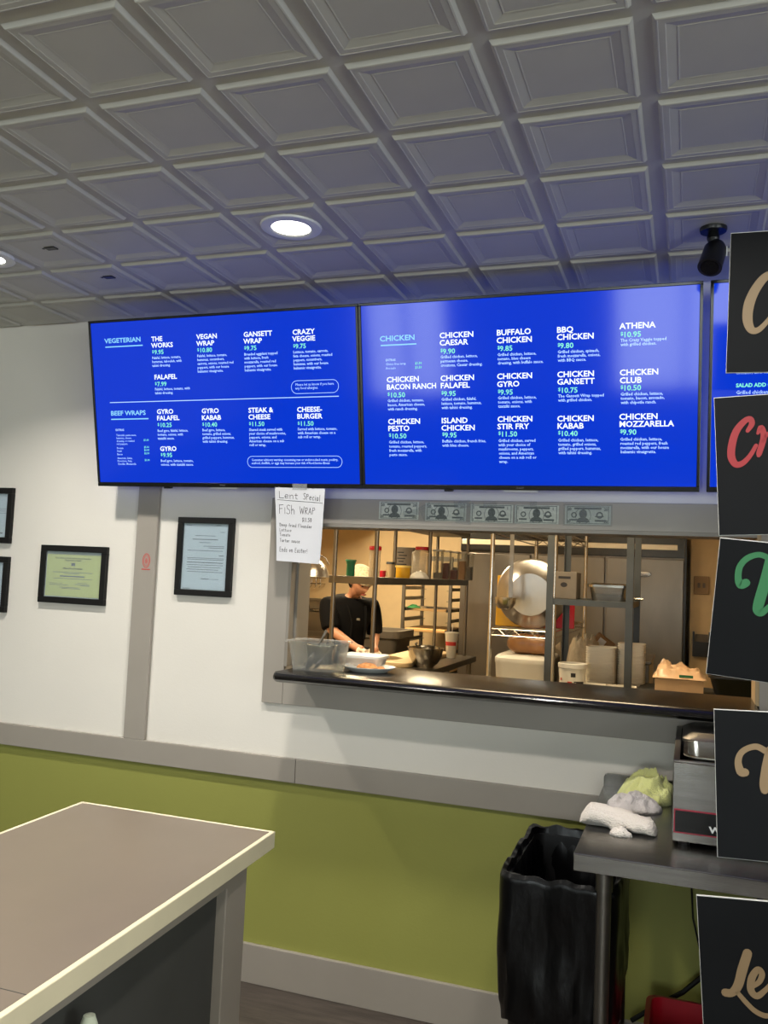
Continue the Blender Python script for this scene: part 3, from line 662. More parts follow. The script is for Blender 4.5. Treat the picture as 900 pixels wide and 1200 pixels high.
write(.08,.355,'FISh',.155,.95,1.05,0); write(.51,.345,'WRAP',.125,.95,.95,0); write(.57,.45,'$11.50',.075,.85,.84)
write(.08,.528,'Deep fried Flounder',.06,.72,.92,.005); write(.08,.595,'Lettuce',.055,.72,1.0); write(.08,.66,'Tomato',.055,.72,1.0); write(.08,.74,'Tartar sauce',.062,.72,.92); write(.08,.87,'Ends on Easter!',.08,.78,.88)
for a, b in (((.04,.165),(.97,.185)),):
    p0, p1 = note_pt(*a, .0009), note_pt(*b, .0009); face(bm, [bm.verts.new(q) for q in (p0, p1, p1-Vector((0,0,.0016)), p0-Vector((0,0,.0016)))])
finish('handwriting', bm, M_PEN, sheet)
bm = BM(); c = note_pt(.5, .0, .0012); box(bm, c.x-.03, c.x+.03, c.y-.0004, c.y, c.z-.006, c.z+.016); finish('clear_tape', bm, M_TAPE, root)

# ------------------------------------------------------------------ security camera on the ceiling
b0 = at_z(836, 268, CZ-.006)
t = thing('security_camera', 'black bullet security camera hanging from the ceiling by the black boards', 'camera', (b0.x, b0.y, CZ-.14))
bm = BM(); lathe(bm, [(.002, CZ-.016), (.036, CZ-.016), (.038, CZ-.010), (.038, CZ+.004), (.002, CZ+.004)], (b0.x, b0.y, 0), 24); finish('base_plate', bm, M_BLACK, t, smooth=True)
bm = BM(); cyl(bm, (b0.x, b0.y, CZ-.014), (b0.x, b0.y, CZ-.032), .014, .018); lathe(bm, [(.002, -.018), (.013, -.013), (.018, 0), (.013, .013), (.002, .018)], (b0.x, b0.y, CZ-.036), 16); finish('ball_joint', bm, M_BLACK, t, smooth=True)
ax = Vector((-.20, -.46, -.86)).normalized(); p0 = Vector((b0.x+.012, b0.y+.012, CZ-.044))
bm = BM(); tube(bm, [p0, p0+ax*.012, p0+ax*.03, p0+ax*.098, p0+ax*.104, p0+ax*.104], [.012, .024, .032, .034, .034, .026], 24); finish('camera_body', bm, M_BLACK, t, smooth=True)
bm = BM(); q = p0+ax*.1; tube(bm, [q, q+ax*.006], [.026, .026], 20); tube(bm, [q+ax*.005, q+ax*.008], [.011, .010], 16); finish('lens', bm, M_BEZEL, t, smooth=True)
bm = BM(); X, Yv = frame_of(ax); tube(bm, [p0+ax*.01-X*0, p0+ax*.112], [.036, .036], 24, cap=False); bmesh.ops.delete(bm, geom=[f for f in bm.faces if (f.calc_center_median()-p0-ax*.05).dot(Vector((.2,.6,.6))) < .0], context='FACES'); finish('sun_shield', bm, M_BLACK, t, smooth=True)
bm = BM(); q = p0+ax*.045+Vector((.0335, -.006, 0)); box(bm, q.x-.001, q.x+.002, q.y-.004, q.y+.004, q.z-.014, q.z+.014); finish('white_label', bm, M_LAMPRING, t)

# ================================================================== FRONT OF HOUSE FURNITURE
# dividing counter at lower left
t = thing('dining_counter', 'taupe laminate topped counter with beige edges standing before the green wall', 'counter', (-1.3, 1.5, 0))
BZ = .90
bl, br = Vector((-1.596, 2.084)), Vector((-.995, 2.084)); fl, frr = Vector((-1.52, .10)), Vector((-.887, .10))
def quad_slab(bm, ins, z0, z1, mi=0):
    c = [bl+Vector((ins,-ins)), br+Vector((-ins,-ins)), frr+Vector((-ins,ins)), fl+Vector((ins,ins))]
    rings(bm, [[(p.x,p.y,z0) for p in c], [(p.x,p.y,z1) for p in c]], mi)
bm = BM(); quad_slab(bm, .012, BZ-.04, BZ-.0002); top = finish('counter_top', bm, M_LAM, t)
seam_y = at_z(8, 1160, BZ).y
for i in range(4):
    c = [bl, br, frr, fl]; a, b = c[i], c[(i+1)%4]; d = (b-a).normalized(); nn = Vector((d.y, -d.x))*.0125
    bm = BM(); q = [a, b, b+nn-d*.0125, a+nn+d*.0125]
    rings(bm, [[(p.x,p.y,BZ-.042) for p in q], [(p.x,p.y,BZ) for p in q]]); finish('edge_strip', bm, M_LAMEDGE, t, bevel=.002)
sx = at_z(8, 1160, BZ)
bm = BM(); box(bm, -1.56, -.955, sx.y-.0008, sx.y+.0008, BZ-.0005, BZ+.0003); finish('top_seam', bm, M_DPANEL, top)
bm = BM(); box(bm, -1.50, -1.026, 1.90, 2.0, 0, BZ-.04); finish('end_panel', bm, M_PANEL, t, bevel=.003)
bm = BM(); prism(bm, [(-1.056,.0),(-1.052,.0),(-1.052,BZ-.04),(-1.056,BZ-.04)], .62, 1.9); 
finish('back_panel', bm, M_DPANEL, t)
bm = BM(); box(bm, -1.50, -1.46, .2, 1.9, 0, BZ-.04); finish('side_panel', bm, M_PANEL, t)
bm = BM(); box(bm, -1.46, -1.01, .2, .26, 0, BZ-.04); finish('end_panel', bm, M_PANEL, t, bevel=.003)
bm = BM(); rings(bm, [[(-1.02,1.9,z),(-1.035,1.9,z),(-.955,.26,z),(-.94,.26,z)] for z in (BZ-.085, BZ-.042)]); finish('apron', bm, M_PANEL, t)
bm = BM(); box(bm, -1.049, -1.0, .30, .58, .10, .12); box(bm, -1.052, -1.03, .56, .60, 0, BZ-.09); finish('lower_shelf', bm, M_DPANEL, t)

# stainless work table against the wall
SZ = .90; sx0, sx1, sy0, sy1 = -.262, 1.25, 2.268, 3.078
t = thing('work_table', 'stainless steel work table with backsplash standing against the green wall', 'table', (.5, 2.68, 0))
bm = BM(); box(bm, sx0, sx1, sy0, sy1, SZ-.003, SZ); box(bm, sx0, sx1, sy0, sy0+.003, SZ-.042, SZ-.003); box(bm, sx0, sx0+.003, sy0+.003, sy1, SZ-.042, SZ-.003); box(bm, sx1-.003, sx1, sy0+.003, sy1, SZ-.042, SZ-.003)
finish('table_top', bm, M_STEEL, t, bevel=.0012)
bm = BM(); rings(bm, [[(x, y, z) for x, z in ((sx0,SZ),(sx1,SZ),(sx1,SZ+.038),(sx0+.012,SZ+.038),(sx0+.003,SZ+.034),(sx0,SZ+.026))] for y in (sy1-.012, sy1)]); finish('backsplash', bm, M_STEEL, t)
for x in (-.193, 1.18):
    for y in (2.345, 3.02):
        bm = BM(); cyl(bm, (x,y,.02), (x,y,SZ-.10), .0185, seg=20); cyl(bm, (x,y,SZ-.105), (x,y,SZ-.04), .0215, seg=20); lg = finish('leg', bm, M_STEELD, t, smooth=True)
        bm = BM(); lathe(bm, [(.002,0),(.018,0),(.022,.006),(.02,.03),(.002,.03)], (x,y,0), 16); finish('foot', bm, M_BLACK, lg, smooth=True)

# countertop warmer
wx0, wx1, wy0, wy1, wz0, wz1 = -.034, .326, 2.458, 3.06, .912, 1.113
t = thing('food_warmer', 'stainless steel countertop food warmer with a steel pan on the work table', 'food warmer', (.14, 2.75, SZ))
bm = BM()
for q in ((wx0, wx1, wy0, wy0+.004), (wx0, wx1, wy1-.004, wy1), (wx0, wx0+.004, wy0+.004, wy1-.004), (wx1-.004, wx1, wy0+.004, wy1-.004)): box(bm, *q, wz0, wz1)
box(bm, wx0+.004, wx1-.004, wy0+.004, wy1-.004, wz0, wz0+.004); finish('body', bm, M_STEEL, t, bevel=.002)
bm = BM()
for q in ((wx0, wx0+.016, wy0, wy1), (wx1-.016, wx1, wy0, wy1), (wx0+.016, wx1-.016, wy0, wy0+.018), (wx0+.016, wx1-.016, wy1-.018, wy1)): box(bm, *q, wz1, wz1+.006)
finish('top_rim', bm, M_STEELD, t, bevel=.002)
def open_pan(bm, cx, cy, w, d, h, z1, rim=.012, th=.0025, r=.03, mi=0):
    rr_rings(bm, [(w+2*rim, d+2*rim, r+rim, z1-.004, cx, cy), (w+2*rim, d+2*rim, r+rim, z1, cx, cy), (w, d, r, z1, cx, cy), (w-.02, d-.02, r, z1-h+th, cx, cy)], mi, 4, False, True)
    rr_rings(bm, [(w+2*rim, d+2*rim, r+rim, z1-.004, cx, cy), (w+2*th, d+2*th, r+th, z1-.004, cx, cy), (w-.02+2*th, d-.02+2*th, r, z1-h, cx, cy)], mi, 4, False, True)
bm = BM(); open_pan(bm, .15, 2.62, .295, .24, .10, wz1+.014); finish('steel_pan', bm, M_CHROME, t, smooth=True)
bm = BM(); rr_rings(bm, [(.33,.29,.03,wz1+.006,.15,2.9),(.33,.29,.03,wz1+.014,.15,2.9),(.28,.24,.03,wz1+.03,.15,2.9)]); lid = finish('steel_lid', bm, M_STEELD, t, smooth=True)
bm = BM(); tube(bm, [(.10,2.9,wz1+.026),(.10,2.9,wz1+.05),(.2,2.9,wz1+.05),(.2,2.9,wz1+.026)], .006); finish('handle', bm, M_BLACK, lid, smooth=True)
bm = BM(); box(bm, wx0+.004, wx1-.004, wy0-.002, wy0, wz0+.022, wz0+.083); pl = finish('red_bordered_panel', bm, mat('crimson_border', (150, 30, 52), .5, var=.05), t)
bm = BM(); box(bm, wx0+.007, wx1-.007, wy0-.0028, wy0-.0018, wz0+.0255, wz0+.0795); finish('control_panel', bm, M_BEZEL, pl)
c = at_y(831, 976, wy0-.003)
bm = BM(); M = Matrix(((1,0,0,c.x),(0,0,-1,wy0-.003),(0,1,0,c.z),(0,0,0,1))); text_bm(bm, 'W', .022, M, 0, .0008, 1.25); finish('maker_lettering', bm, M_LAMPRING, pl)
for x in (wx0+.03, wx1-.03):
    for y in (wy0+.03, wy1-.03):
        bm = BM(); lathe(bm, [(.002,SZ),(.014,SZ),(.016,wz0),(.002,wz0)], (x,y,0), 12); finish('foot', bm, M_BLACK, t)

# crumpled towels
def towel(name, c, rx, ry, h, rot, seed, M, label, p=2.2, ridge=.5, fr=6, nr=16, ns=56, skew=None):
    bm = BM(); R = []
    cs, sn = math.cos(rot), math.sin(rot)
    for j in range(nr+1):
        rho = j/nr; row = []
        for k in range(ns):
            a = 2*PI*k/ns
            e = 1 + .20*noise.noise(Vector((math.cos(a)*1.6, math.sin(a)*1.6, seed))) + .09*noise.noise(Vector((math.cos(a)*5, math.sin(a)*5, seed+9)))
            x, y = rx*e*rho*math.cos(a), ry*e*rho*math.sin(a)
            wq = Vector((noise.noise(Vector((x*14, y*14, seed))), noise.noise(Vector((x*14, y*14, seed+40))), 0))*.9
            f = 1 - abs(noise.noise(Vector((x*fr*2.2, y*fr*2.2, seed*3.1)) + wq))*1.7
            f2 = noise.noise(Vector((x*fr*9, y*fr*9, seed*5.7)))
            z = h*max(0, 1-rho**p)**.6*(1-ridge+ridge*f+.12*f2)
            if skew: z *= 1 + skew*x/rx
            row.append((c[0]+x*cs-y*sn, c[1]+x*sn+y*cs, c[2]+max(z, .0) + (.002 if rho < 1 else .0)))
        R.append(row)
    R[0] = [R[0][0]]
    v0 = bm.verts.new(R[0][0]); V = [[bm.verts.new(q) for q in row] for row in R[1:]]
    for k in range(ns): face(bm, (v0, V[0][k], V[0][(k+1)%ns]))
    for a, b in zip(V, V[1:]):
        for k in range(ns): face(bm, (a[k], b[k], b[(k+1)%ns], a[(k+1)%ns]))
    face(bm, V[-1][::-1])
    return tag(finish(name, bm, M, smooth='soft'), label, 'towel')
def rolled_towel():
    bm = BM(); R = []; n, m = 26, 40
    for k in range(n+1):
        u = k/n; x = -.278 + .206*u; yc = 2.575 - .05*u + .012*math.sin(3*u)
        e = min(1, (.15+u*7)**.5, (.12+(1-u)*9)**.5); hh = (.058-.022*u)*e; ww = (.060-.018*u)*e
        row = []
        for i in range(m):
            a = 2*PI*i/m; c, s_ = math.cos(a), math.sin(a)
            y = ww*(abs(c)**.8)*(1 if c > 0 else -1); z = hh*.5*(1+(abs(s_)**.7)*(1 if s_ > 0 else -1))
            if s_ > -.5: z *= 1 - .28*math.exp(-((y+ww*.55)/(.012))**2)
            q = Vector((x*30, (yc+y)*30, z*30)); f = noise.noise(q)*.006 + noise.noise(q*2.7)*.0025
            row.append((x + f, yc+y*(1+.25*noise.noise(Vector((u*5, c, 3)))) + f, SZ + max(.0005, z + (f if z > .004 else 0))))
        R.append(row)
    rings(bm, R)
    return tag(finish('folded_towel', bm, M_TOWEL, smooth=True), 'cream folded terry towel lying near the front of the steel table', 'towel')
rolled_towel()
towel('towel_scrap', (-.165, 2.487, SZ), .032, .022, .022, -.3, 5.5, M_TOWEL, 'small cream towel scrap lying against the front of the folded towel', 1.6, .5, 14, 8, 30)
towel('crumpled_towel', (-.150, 2.80, SZ), .085, .066, .050, 0, 8.1, M_TOWELG, 'pale grey crumpled towel lying between the cream and yellow towels', 1.5, .6, 12, 26, 90)
towel('crumpled_towel', (-.118, 2.955, SZ), .088, .095, .095, .3, 14.2, M_TOWELY, 'pale yellow crumpled towel lying against the food warmer', 1.7, .6, 9, 26, 90, skew=.2)

# lined waste bin under the table corner
t = thing('waste_bin', 'narrow black waste bin with black plastic liner under the steel table corner', 'waste bin', (-.31, 2.66, 0))
bcx, bcy = -.318, 2.655
bm = BM(); rr_rings(bm, [(.23,.44,.03,0,bcx,bcy),(.285,.50,.035,.74,bcx,bcy),(.30,.515,.035,.745,bcx,bcy),(.30,.515,.035,.76,bcx,bcy),(.275,.49,.03,.76,bcx,bcy),(.22,.43,.03,.01,bcx,bcy)], 0, 4, True, True)
finish('bin_body', bm, M_BLACK, t, smooth=True)
bm = BM(); RR = []
specs = [(.292,.508,.40,.012),(.305,.522,.44,.012),(.306,.524,.52,.010),(.310,.526,.60,.008),(.314,.530,.68,.006),(.318,.533,.74,.005),(.318,.533,.772,.005),(.306,.52,.785,.004),(.285,.50,.782,.004),(.268,.482,.74,.008),(.255,.47,.66,.016),(.235,.45,.56,.025),(.20,.42,.50,.02),(.10,.3,.49,.02)]
fine = []
for a, b in zip(specs, specs[1:]): fine += [tuple(p+(q-p)*k/3 for p, q in zip(a, b)) for k in range(3)]
fine.append(specs[-1])
for i, (w_, d_, z, am) in enumerate(fine):
    pts = dense(rrect(w_, d_, .04, 5, bcx, bcy), 120); row = []
    for k, (x, y) in enumerate(pts):
        nx, ny = x-bcx, y-bcy; l = math.hypot(nx, ny)
        q = noise.noise(Vector((x*13, y*13, z*7)))*am*1.5 + (.5-abs(noise.noise(Vector((x*30, y*30, z*5)))))*am*1.2 + noise.noise(Vector((x*70, y*70, z*20)))*am*.3
        row.append((x+nx/l*q, y+ny/l*q, z + noise.noise(Vector((x*22, y*22, 4)))*(.012 if 0 < i < 24 else .03 if i == 0 else .015)))
    RR.append(row)
rings(bm, RR, 0, False, True); finish('bin_liner', bm, M_BAG, t, smooth=True)
bm = BM(); lathe(bm, [(.002,.505),(.03,.51),(.042,.53),(.03,.555),(.015,.565),(.002,.57)], (-.365, 2.53, .01), 12)
for v in bm.verts:
    q = noise.noise(v.co*40); v.co += Vector((q, noise.noise(v.co*37), q))*.02
tag(finish('paper_scrap', bm, M_TOWEL, smooth=False), 'crumpled white paper scrap inside the black waste bin', 'paper')

# red plastic tub and cables below the table
t = thing('storage_tub', 'red plastic tub standing on the floor below the steel table', 'tub', (.09, 2.76, 0))
bm = BM(); cx_, cy_ = .095, 2.79
rr_rings(bm, [(.34,.30,.03,0,cx_,cy_),(.38,.34,.035,.27,cx_,cy_),(.402,.362,.04,.272,cx_,cy_),(.402,.362,.04,.298,cx_,cy_),(.37,.33,.035,.30,cx_,cy_),(.33,.29,.03,.012,cx_,cy_)]); finish('tub_body', bm, M_REDP, t, smooth=True)
for a, b in (((790,1172),(826,1150)),):
    bm = BM(); pts = [at_y(740, 1196, 3.05), at_y(770, 1178, 3.05), at_y(800, 1163, 3.05), at_y(825, 1143, 3.05), at_y(860, 1100, 3.05), at_y(900, 1040, 3.05), at_y(930, 985, 3.06)]
    tube(bm, pts, .008, 8); tag(finish('power_cable', bm, M_CABLE, smooth=True), 'thick black cable sagging along the green wall under the table', 'cable')
bm = BM(); pts = [at_y(799, 1000, 3.08), at_y(803, 1030, 3.09), at_y(812, 1075, 3.09), at_y(822, 1120, 3.09), at_y(840, 1190, 3.09), at_y(850, 1240, 3.09)]
pts[0].z = .92
pts.insert(0, Vector((pts[0].x+.05, 3.05, .93)))
for q in pts[2:]: q.y = 3.085
pts[0] = Vector((pts[1].x+.05, 3.05, .955)); pts[1] = Vector((pts[2].x, 3.083, .955)); pts[2].z = .935
tube(bm, pts, .003, 8); finish('power_cord', bm, M_CABLE, bpy.data.objects['food_warmer'], smooth=True)

# ------------------------------------------------------------------ hanging black flavour boards on a stand
t = thing('sign_stand', 'thin black sign stand holding the column of black boards', 'stand', (.29, 1.84, 0))
bm = BM(); cyl(bm, (.29,1.84,.015), (.29,1.84,2.36), .012); finish('post', bm, M_DARKSTEEL, t, smooth=True)
bm = BM(); lathe(bm, [(.002,0),(.16,0),(.16,.012),(.03,.02),(.002,.02)], (.29,1.84,0), 28); finish('base', bm, M_DARKSTEEL, t, smooth=True)
BN = []
def sign(pa, pb, roll, pitch, strokes, M, label, D=1.80, Wd=.43):
    a, b = at_y(*pa, D), at_y(*pb, D); H = (a-b).length
    X = Vector((math.cos(roll), 0, math.sin(roll))); N0 = Vector((0,-1,0)); U = N0.cross(X).normalized()*-1
    U = X.cross(N0).normalized()
    if U.z < 0: U = -U
    Rm = Matrix.Rotation(pitch, 3, X); U = Rm @ U; N = X.cross(U).normalized()
    mid = (a+b)/2; c0 = mid - U*H/2; H2 = H/abs(U.z)*abs(U.z)
    root = thing('sign_board', label, 'sign', c0+X*Wd/2)
    bm = BM(); rings(bm, [[c0+N*d, c0+X*Wd+N*d, c0+X*Wd+U*H+N*d, c0+U*H+N*d] for d in (-.005, -.0004)], 0); core = finish('foam_core', bm, M_BEDGE, root)
    bm = BM(); e = .0008; rings(bm, [[c0+X*e+U*e+N*d, c0+X*(Wd-e)+U*e+N*d, c0+X*(Wd-e)+U*(H-e*2)+N*d, c0+X*e+U*(H-e*2)+N*d] for d in (-.0004, .0006)], 0); fc = finish('black_face', bm, M_BOARD, root)
    bm = BM()
    for pts, ws in strokes: ribbon(bm, [at_plane(p[0], p[1], c0+N*.0006, N) for p in pts], [w_*1.8/FPX for w_ in ws], N)
    finish('script_lettering', bm, M, fc)
    q = c0+X*(.29-c0.x)/X.x+U*H/2
    bx('clip', M_DARKSTEEL, root, q.x-.02, q.x+.02, q.y+.002, 1.84, q.z-.02, q.z+.02)
sign((856,273),(851,437), math.radians(-1.0), 0, [([(925,330),(912,322),(898,324),(886,338),(878,356),(876,374),(880,386),(888,387),(898,378),(910,362)], [3,4,4.5,5,5.5,5.2,4.2,3.2,2.6,2])], M_GOLD, 'topmost black sign board with a gold script capital C')
sign((836,465),(843,628), math.radians(2.8), math.radians(-3), [([(876,505),(881,497),(879,491),(872,494),(863,505),(858,520),(857,535),(862,544),(870,543),(879,534),(886,522)], [2,3,3,3.2,3.8,4,4,3.6,3,2.4,2]), ([(888,508),(892,501),(895,512),(890,530),(889,534)], [1.5,3,3.2,3,2]), ([(893,520),(899,509),(906,508)], [1.5,2.2,2])], M_REDL, 'black sign board with red script letters Cr')
sign((846,630),(825,790), math.radians(-4.5), math.radians(5), [([(874,683),(868,685),(865,677),(867,664),(876,654),(889,650),(899,653)], [4.5,4.5,3.5,3.2,3.2,3,3]), ([(903,655),(897,680),(890,704),(888,715),(893,718),(902,710)], [5,5.5,5.5,5,3.5,2.5])], M_GREENL, 'black sign board with green script curl lettering')
sign((834,831),(843,1003), math.radians(2.2), math.radians(-4), [([(873,905),(868,904),(865,893),(868,883),(876,877),(887,875),(897,880)], [4.2,4.5,3.5,3,3,3.2,3.4]), ([(903,880),(899,900),(896,918),(896,926)], [5,5.5,5,4])], M_GOLD, 'black sign board with gold script curl lettering overlapping the food warmer')
sign((814,1050),(826,1200), math.radians(4.0), math.radians(-4), [([(876,1117),(870,1136),(865,1154),(858,1163),(850,1163)], [4.5,4.8,4.5,3.8,4]), ([(862,1160),(872,1172),(884,1184),(896,1190),(908,1190)], [2.2,2.5,2.6,2.6,2.2]), ([(882,1156),(890,1150),(893,1141),(888,1136),(881,1146),(880,1160),(887,1167),(897,1160),(906,1150)], [2,2.6,3,3,3.6,3.6,3.2,2.4,2])], M_GOLD, 'lowest black sign board with gold script letters Le')

# ================================================================== ON THE SERVING COUNTER
CT2 = CT
t = thing('clear_food_box', 'clear plastic food box holding steel utensils at the counter end', 'container', (-1.292, 3.0, CT2))
bm = BM(); cx_, cy_ = -1.292, 3.0
rr_rings(bm, [(.225,.165,.03,CT2+.105,cx_,cy_),(.225,.165,.03,CT2+.110,cx_,cy_),(.198,.138,.025,CT2+.108,cx_,cy_),(.17,.11,.03,CT2+.004,cx_,cy_)], 0, 5, False, True)
rr_rings(bm, [(.225,.165,.03,CT2+.105,cx_,cy_),(.203,.143,.027,CT2+.103,cx_,cy_),(.175,.115,.03,CT2,cx_,cy_)], 0, 5, False, True)
finish('box_body', bm, M_CLEAR, t, smooth=True)
def spoon(bm, bowl, tip, r=.028):
    b, e = Vector(bowl), Vector(tip); d = (e-b).normalized(); X, Yv = frame_of(d)
    R = []
    for k in range(7):
        s = k/6; rr = r*math.sin(PI*(.06+.88*s))**.7; R.append([b + d*(s-.5)*2.2*r + X*rr*math.cos(2*PI*i/14) + Yv*rr*.35*math.sin(2*PI*i/14) for i in range(14)])
    rings(bm, R); tube(bm, [b + d*r*.9, b + d*(e-b).length*.6, e], [.005, .0045, .006], 8)
for i, (a, b, r, nm, lb) in enumerate((((-1.315, 2.985, CT2+.038), (-1.26, 2.985, CT2+.15), .034, 'serving_spoon', 'steel serving spoon standing up in the clear food box'), ((-1.275, 2.965, CT2+.03), (-1.225, 2.97, CT2+.09), .022, 'short_spoon', 'short steel spoon lying low in the clear food box'))):
    bm = BM(); spoon(bm, a, b, r); tag(finish(nm, bm, M_CHROME, smooth=True), lb, 'spoon')
bm = BM(); open_pan(bm, -1.287, 3.005, .115, .07, .07, CT2+.095, .006, .002, .03); tag(finish('steel_insert', bm, M_CHROME, smooth=True), 'small shiny steel insert inside the clear food box', 'pan')

t = thing('lidded_tub', 'low translucent white tub with flat lid between food box and plate', 'container', (-1.20, 3.19, CT2))
cx_, cy_ = -1.182, 3.19
bm = BM(); rr_rings(bm, [(.135,.10,.02,CT2,cx_,cy_),(.158,.123,.022,CT2+.044,cx_,cy_)]); finish('tub_body', bm, mat('translucent_white_tub', (226,214,200), .35, var=.05), t, smooth=True)
bm = BM(); rr_rings(bm, [(.17,.135,.025,CT2+.044,cx_,cy_),(.172,.137,.025,CT2+.052,cx_,cy_),(.165,.13,.022,CT2+.054,cx_,cy_),(.15,.115,.02,CT2+.049,cx_,cy_)]); finish('lid', bm, M_WPL, t, smooth=True)
c = at_z(432, 787, CT2); 
t = thing('oval_plate', 'white oval plate with a piece of fried food on the counter', 'plate', (c.x, c.y, CT2))
bm = BM(); lathe(bm, [(.002,CT2),(.066,CT2),(.076,CT2+.006),(.100,CT2+.018),(.101,CT2+.021),(.074,CT2+.010),(.06,CT2+.005),(.002,CT2+.005)], (c.x, c.y, 0), 36, sy=.9); finish('plate_body', bm, M_WPL, t, smooth=True)
bm = BM(); lathe(bm, [(.002,0),(.03,0),(.036,.008),(.028,.02),(.012,.026),(.002,.027)], (c.x-.005, c.y, CT2+.006), 20, sx=1.15, sy=.8)
for v in bm.verts: q = v.co.copy()*45; v.co += Vector((noise.noise(q), noise.noise(q+Vector((5,0,0))), noise.noise(q+Vector((0,7,0)))*.6))*.008 if v.co.z > CT2+.008 else Vector((0,0,0))
tag(finish('fried_patty', bm, M_FOOD, smooth=True), 'brown fried food piece lying on the white oval plate', 'food')
bm = BM(); lathe(bm, [(.002,0),(.016,0),(.02,.006),(.012,.012),(.002,.013)], (c.x+.045, c.y+.005, CT2+.007), 14)
for v in bm.verts: q = v.co.copy()*60; v.co.z += abs(noise.noise(q))*.004
tag(finish('food_crumb', bm, M_FOOD, smooth=True), 'small brown crumb beside the larger fried piece on the plate', 'food')

# ================================================================== KITCHEN
# steel prep table running away from the hatch, with a two tier overshelf
PT = .925; px0, px1, py0, py1 = -2.262, -1.665, 4.75, 7.16
t = thing('prep_table', 'long steel kitchen prep table with double overshelf running away from the hatch', 'table', (-1.97, 5.95, 0))
bm = BM(); box(bm, px0, px1, py0, py1, PT-.045, PT); finish('table_top', bm, M_STEELD, t, bevel=.004)
for x in (px0+.05, px1-.05):
    for y in (py0+.05, py1-.05):
        bm = BM(); cyl(bm, (x,y,0), (x,y,PT-.04), .02); finish('leg', bm, M_STEELD, t, smooth=True)
bx('under_shelf', M_SHELFD, t, px0+.03, px1-.03, py0+.03, py1-.03, .25, .28)
ox0, ox1, oy0, oy1 = -2.05, -1.745, 4.85, 7.22-.1
s1z = 1.572-(682-672.5)/1022*4.75
bx('middle_shelf', M_SHELFD, t, ox0, ox1, oy0, oy1, s1z-.022, s1z+.022, bevel=.003)
bx('top_shelf', M_SHELFD, t, ox0, ox1, oy0, oy1, 1.905, 1.94, bevel=.003)
for x in (ox0+.03, ox1-.012):
    for y in (oy0+.012, (oy0+oy1)/2, oy1-.012):
        bm = BM(); cyl(bm, (x,y,s1z if oy0+.1 < y < oy1-.1 else PT), (x,y,1.93), .0135, seg=12); finish('shelf_post', bm, M_STEELD, t, smooth=True)
SH = s1z+.022
def on_shelf(px, y): return at_y(px, 676, y).x
def jar(name, px, y, r, h, M, label, cap=None, hc=.02, parts='body', cat='jar', z0=None, x=None, neck=None):
    z0 = SH if z0 is None else z0; x = on_shelf(px, y) if x is None else x
    t = thing(name, label, cat, (x, y, z0)); nk = neck or r
    bm = BM(); lathe(bm, [(.002,z0),(r*.94,z0),(r,z0+.008),(r,z0+h*.8),(nk,z0+h*.92),(nk,z0+h),(.002,z0+h)], (x,y,0), 20); finish(parts, bm, M, t, smooth=True)
    if cap: bm = BM(); lathe(bm, [(.002,z0+h),(nk*1.12,z0+h),(nk*1.12,z0+h+hc),(nk*1.05,z0+h+hc+.003),(.002,z0+h+hc+.003)], (x,y,0), 20); finish('cap', bm, cap, t, smooth=True)
    return t
jar('green_tumbler', 408, 5.0, .026, .09, M_GREEN, 'green plastic tumbler on the overshelf beside the tall red capped bottle', M_GREEN, .008, 'tumbler', 'cup', neck=.03, x=-1.97)
jar('tall_bottle', 439, 5.05, .034, .165, M_CLEARB, 'tall clear bottle with red cap on the kitchen overshelf', M_REDP, .022, 'bottle_body', 'bottle', x=on_shelf(438.5, 5.05))
jar('red_jar', 448, 5.6, .022, .035, M_REDP, 'tiny red jar on the overshelf next to the tall bottle', M_REDP, .006, cat='jar')
jar('small_jar', 457, 5.62, .026, .09, mat('clouded_spice_jar', (190,166,128), .4, var=.1), 'small clouded jar with dark lid on the kitchen overshelf', M_DARKSTEEL, .012)
jar('yellow_tub', 472, 5.75, .05, .07, M_YEL, 'round yellow tub with lid on the kitchen overshelf', mat('pale_yellow_lid', (232,204,110), .5, var=.05), .012, 'tub_body', 'tub')
t = thing('food_carton', 'dull grey printed carton standing behind the yellow tub on the overshelf', 'carton', (on_shelf(479, 6.2), 6.2, SH))
x_ = on_shelf(476, 6.2); bx('carton_body', M_CARDG, t, x_-.075, x_+.075, 6.12, 6.28, SH, SH+.225, bevel=.004)
bm = BM()
for k in range(7): box(bm, x_-.05+.012*(k % 2), x_+.0+.012*(k % 3), 6.1185, 6.12, SH+.05+.022*k, SH+.058+.022*k)
finish('carton_print', bm, M_INK, t)
x_ = on_shelf(496, 6.05)
t = thing('storage_jar', 'large clear storage jar with red lid on the overshelf', 'jar', (x_, 6.0, SH))
bm = BM(); rr_rings(bm, [(.12,.12,.02,SH,x_,6.0),(.125,.125,.02,SH+.18,x_,6.0),(.09,.09,.04,SH+.205,x_,6.0)], 0, 4); finish('jar_body', bm, M_CLEARB, t, smooth=True)
bm = BM(); lathe(bm, [(.002,SH+.205),(.05,SH+.205),(.05,SH+.228),(.002,SH+.228)], (x_,6.0,0), 20); finish('lid', bm, M_REDP, t, smooth=True)
towel('crumpled_napkin', (on_shelf(491, 5.72), 5.72, SH), .07, .05, .055, 0, 4.4, M_WPL, 'crumpled white napkin lying on the overshelf before the red lidded jar', 1.6, .5, 9, 10, 36)
bpy.data.objects['crumpled_napkin']['category'] = 'napkin'
ns = 0
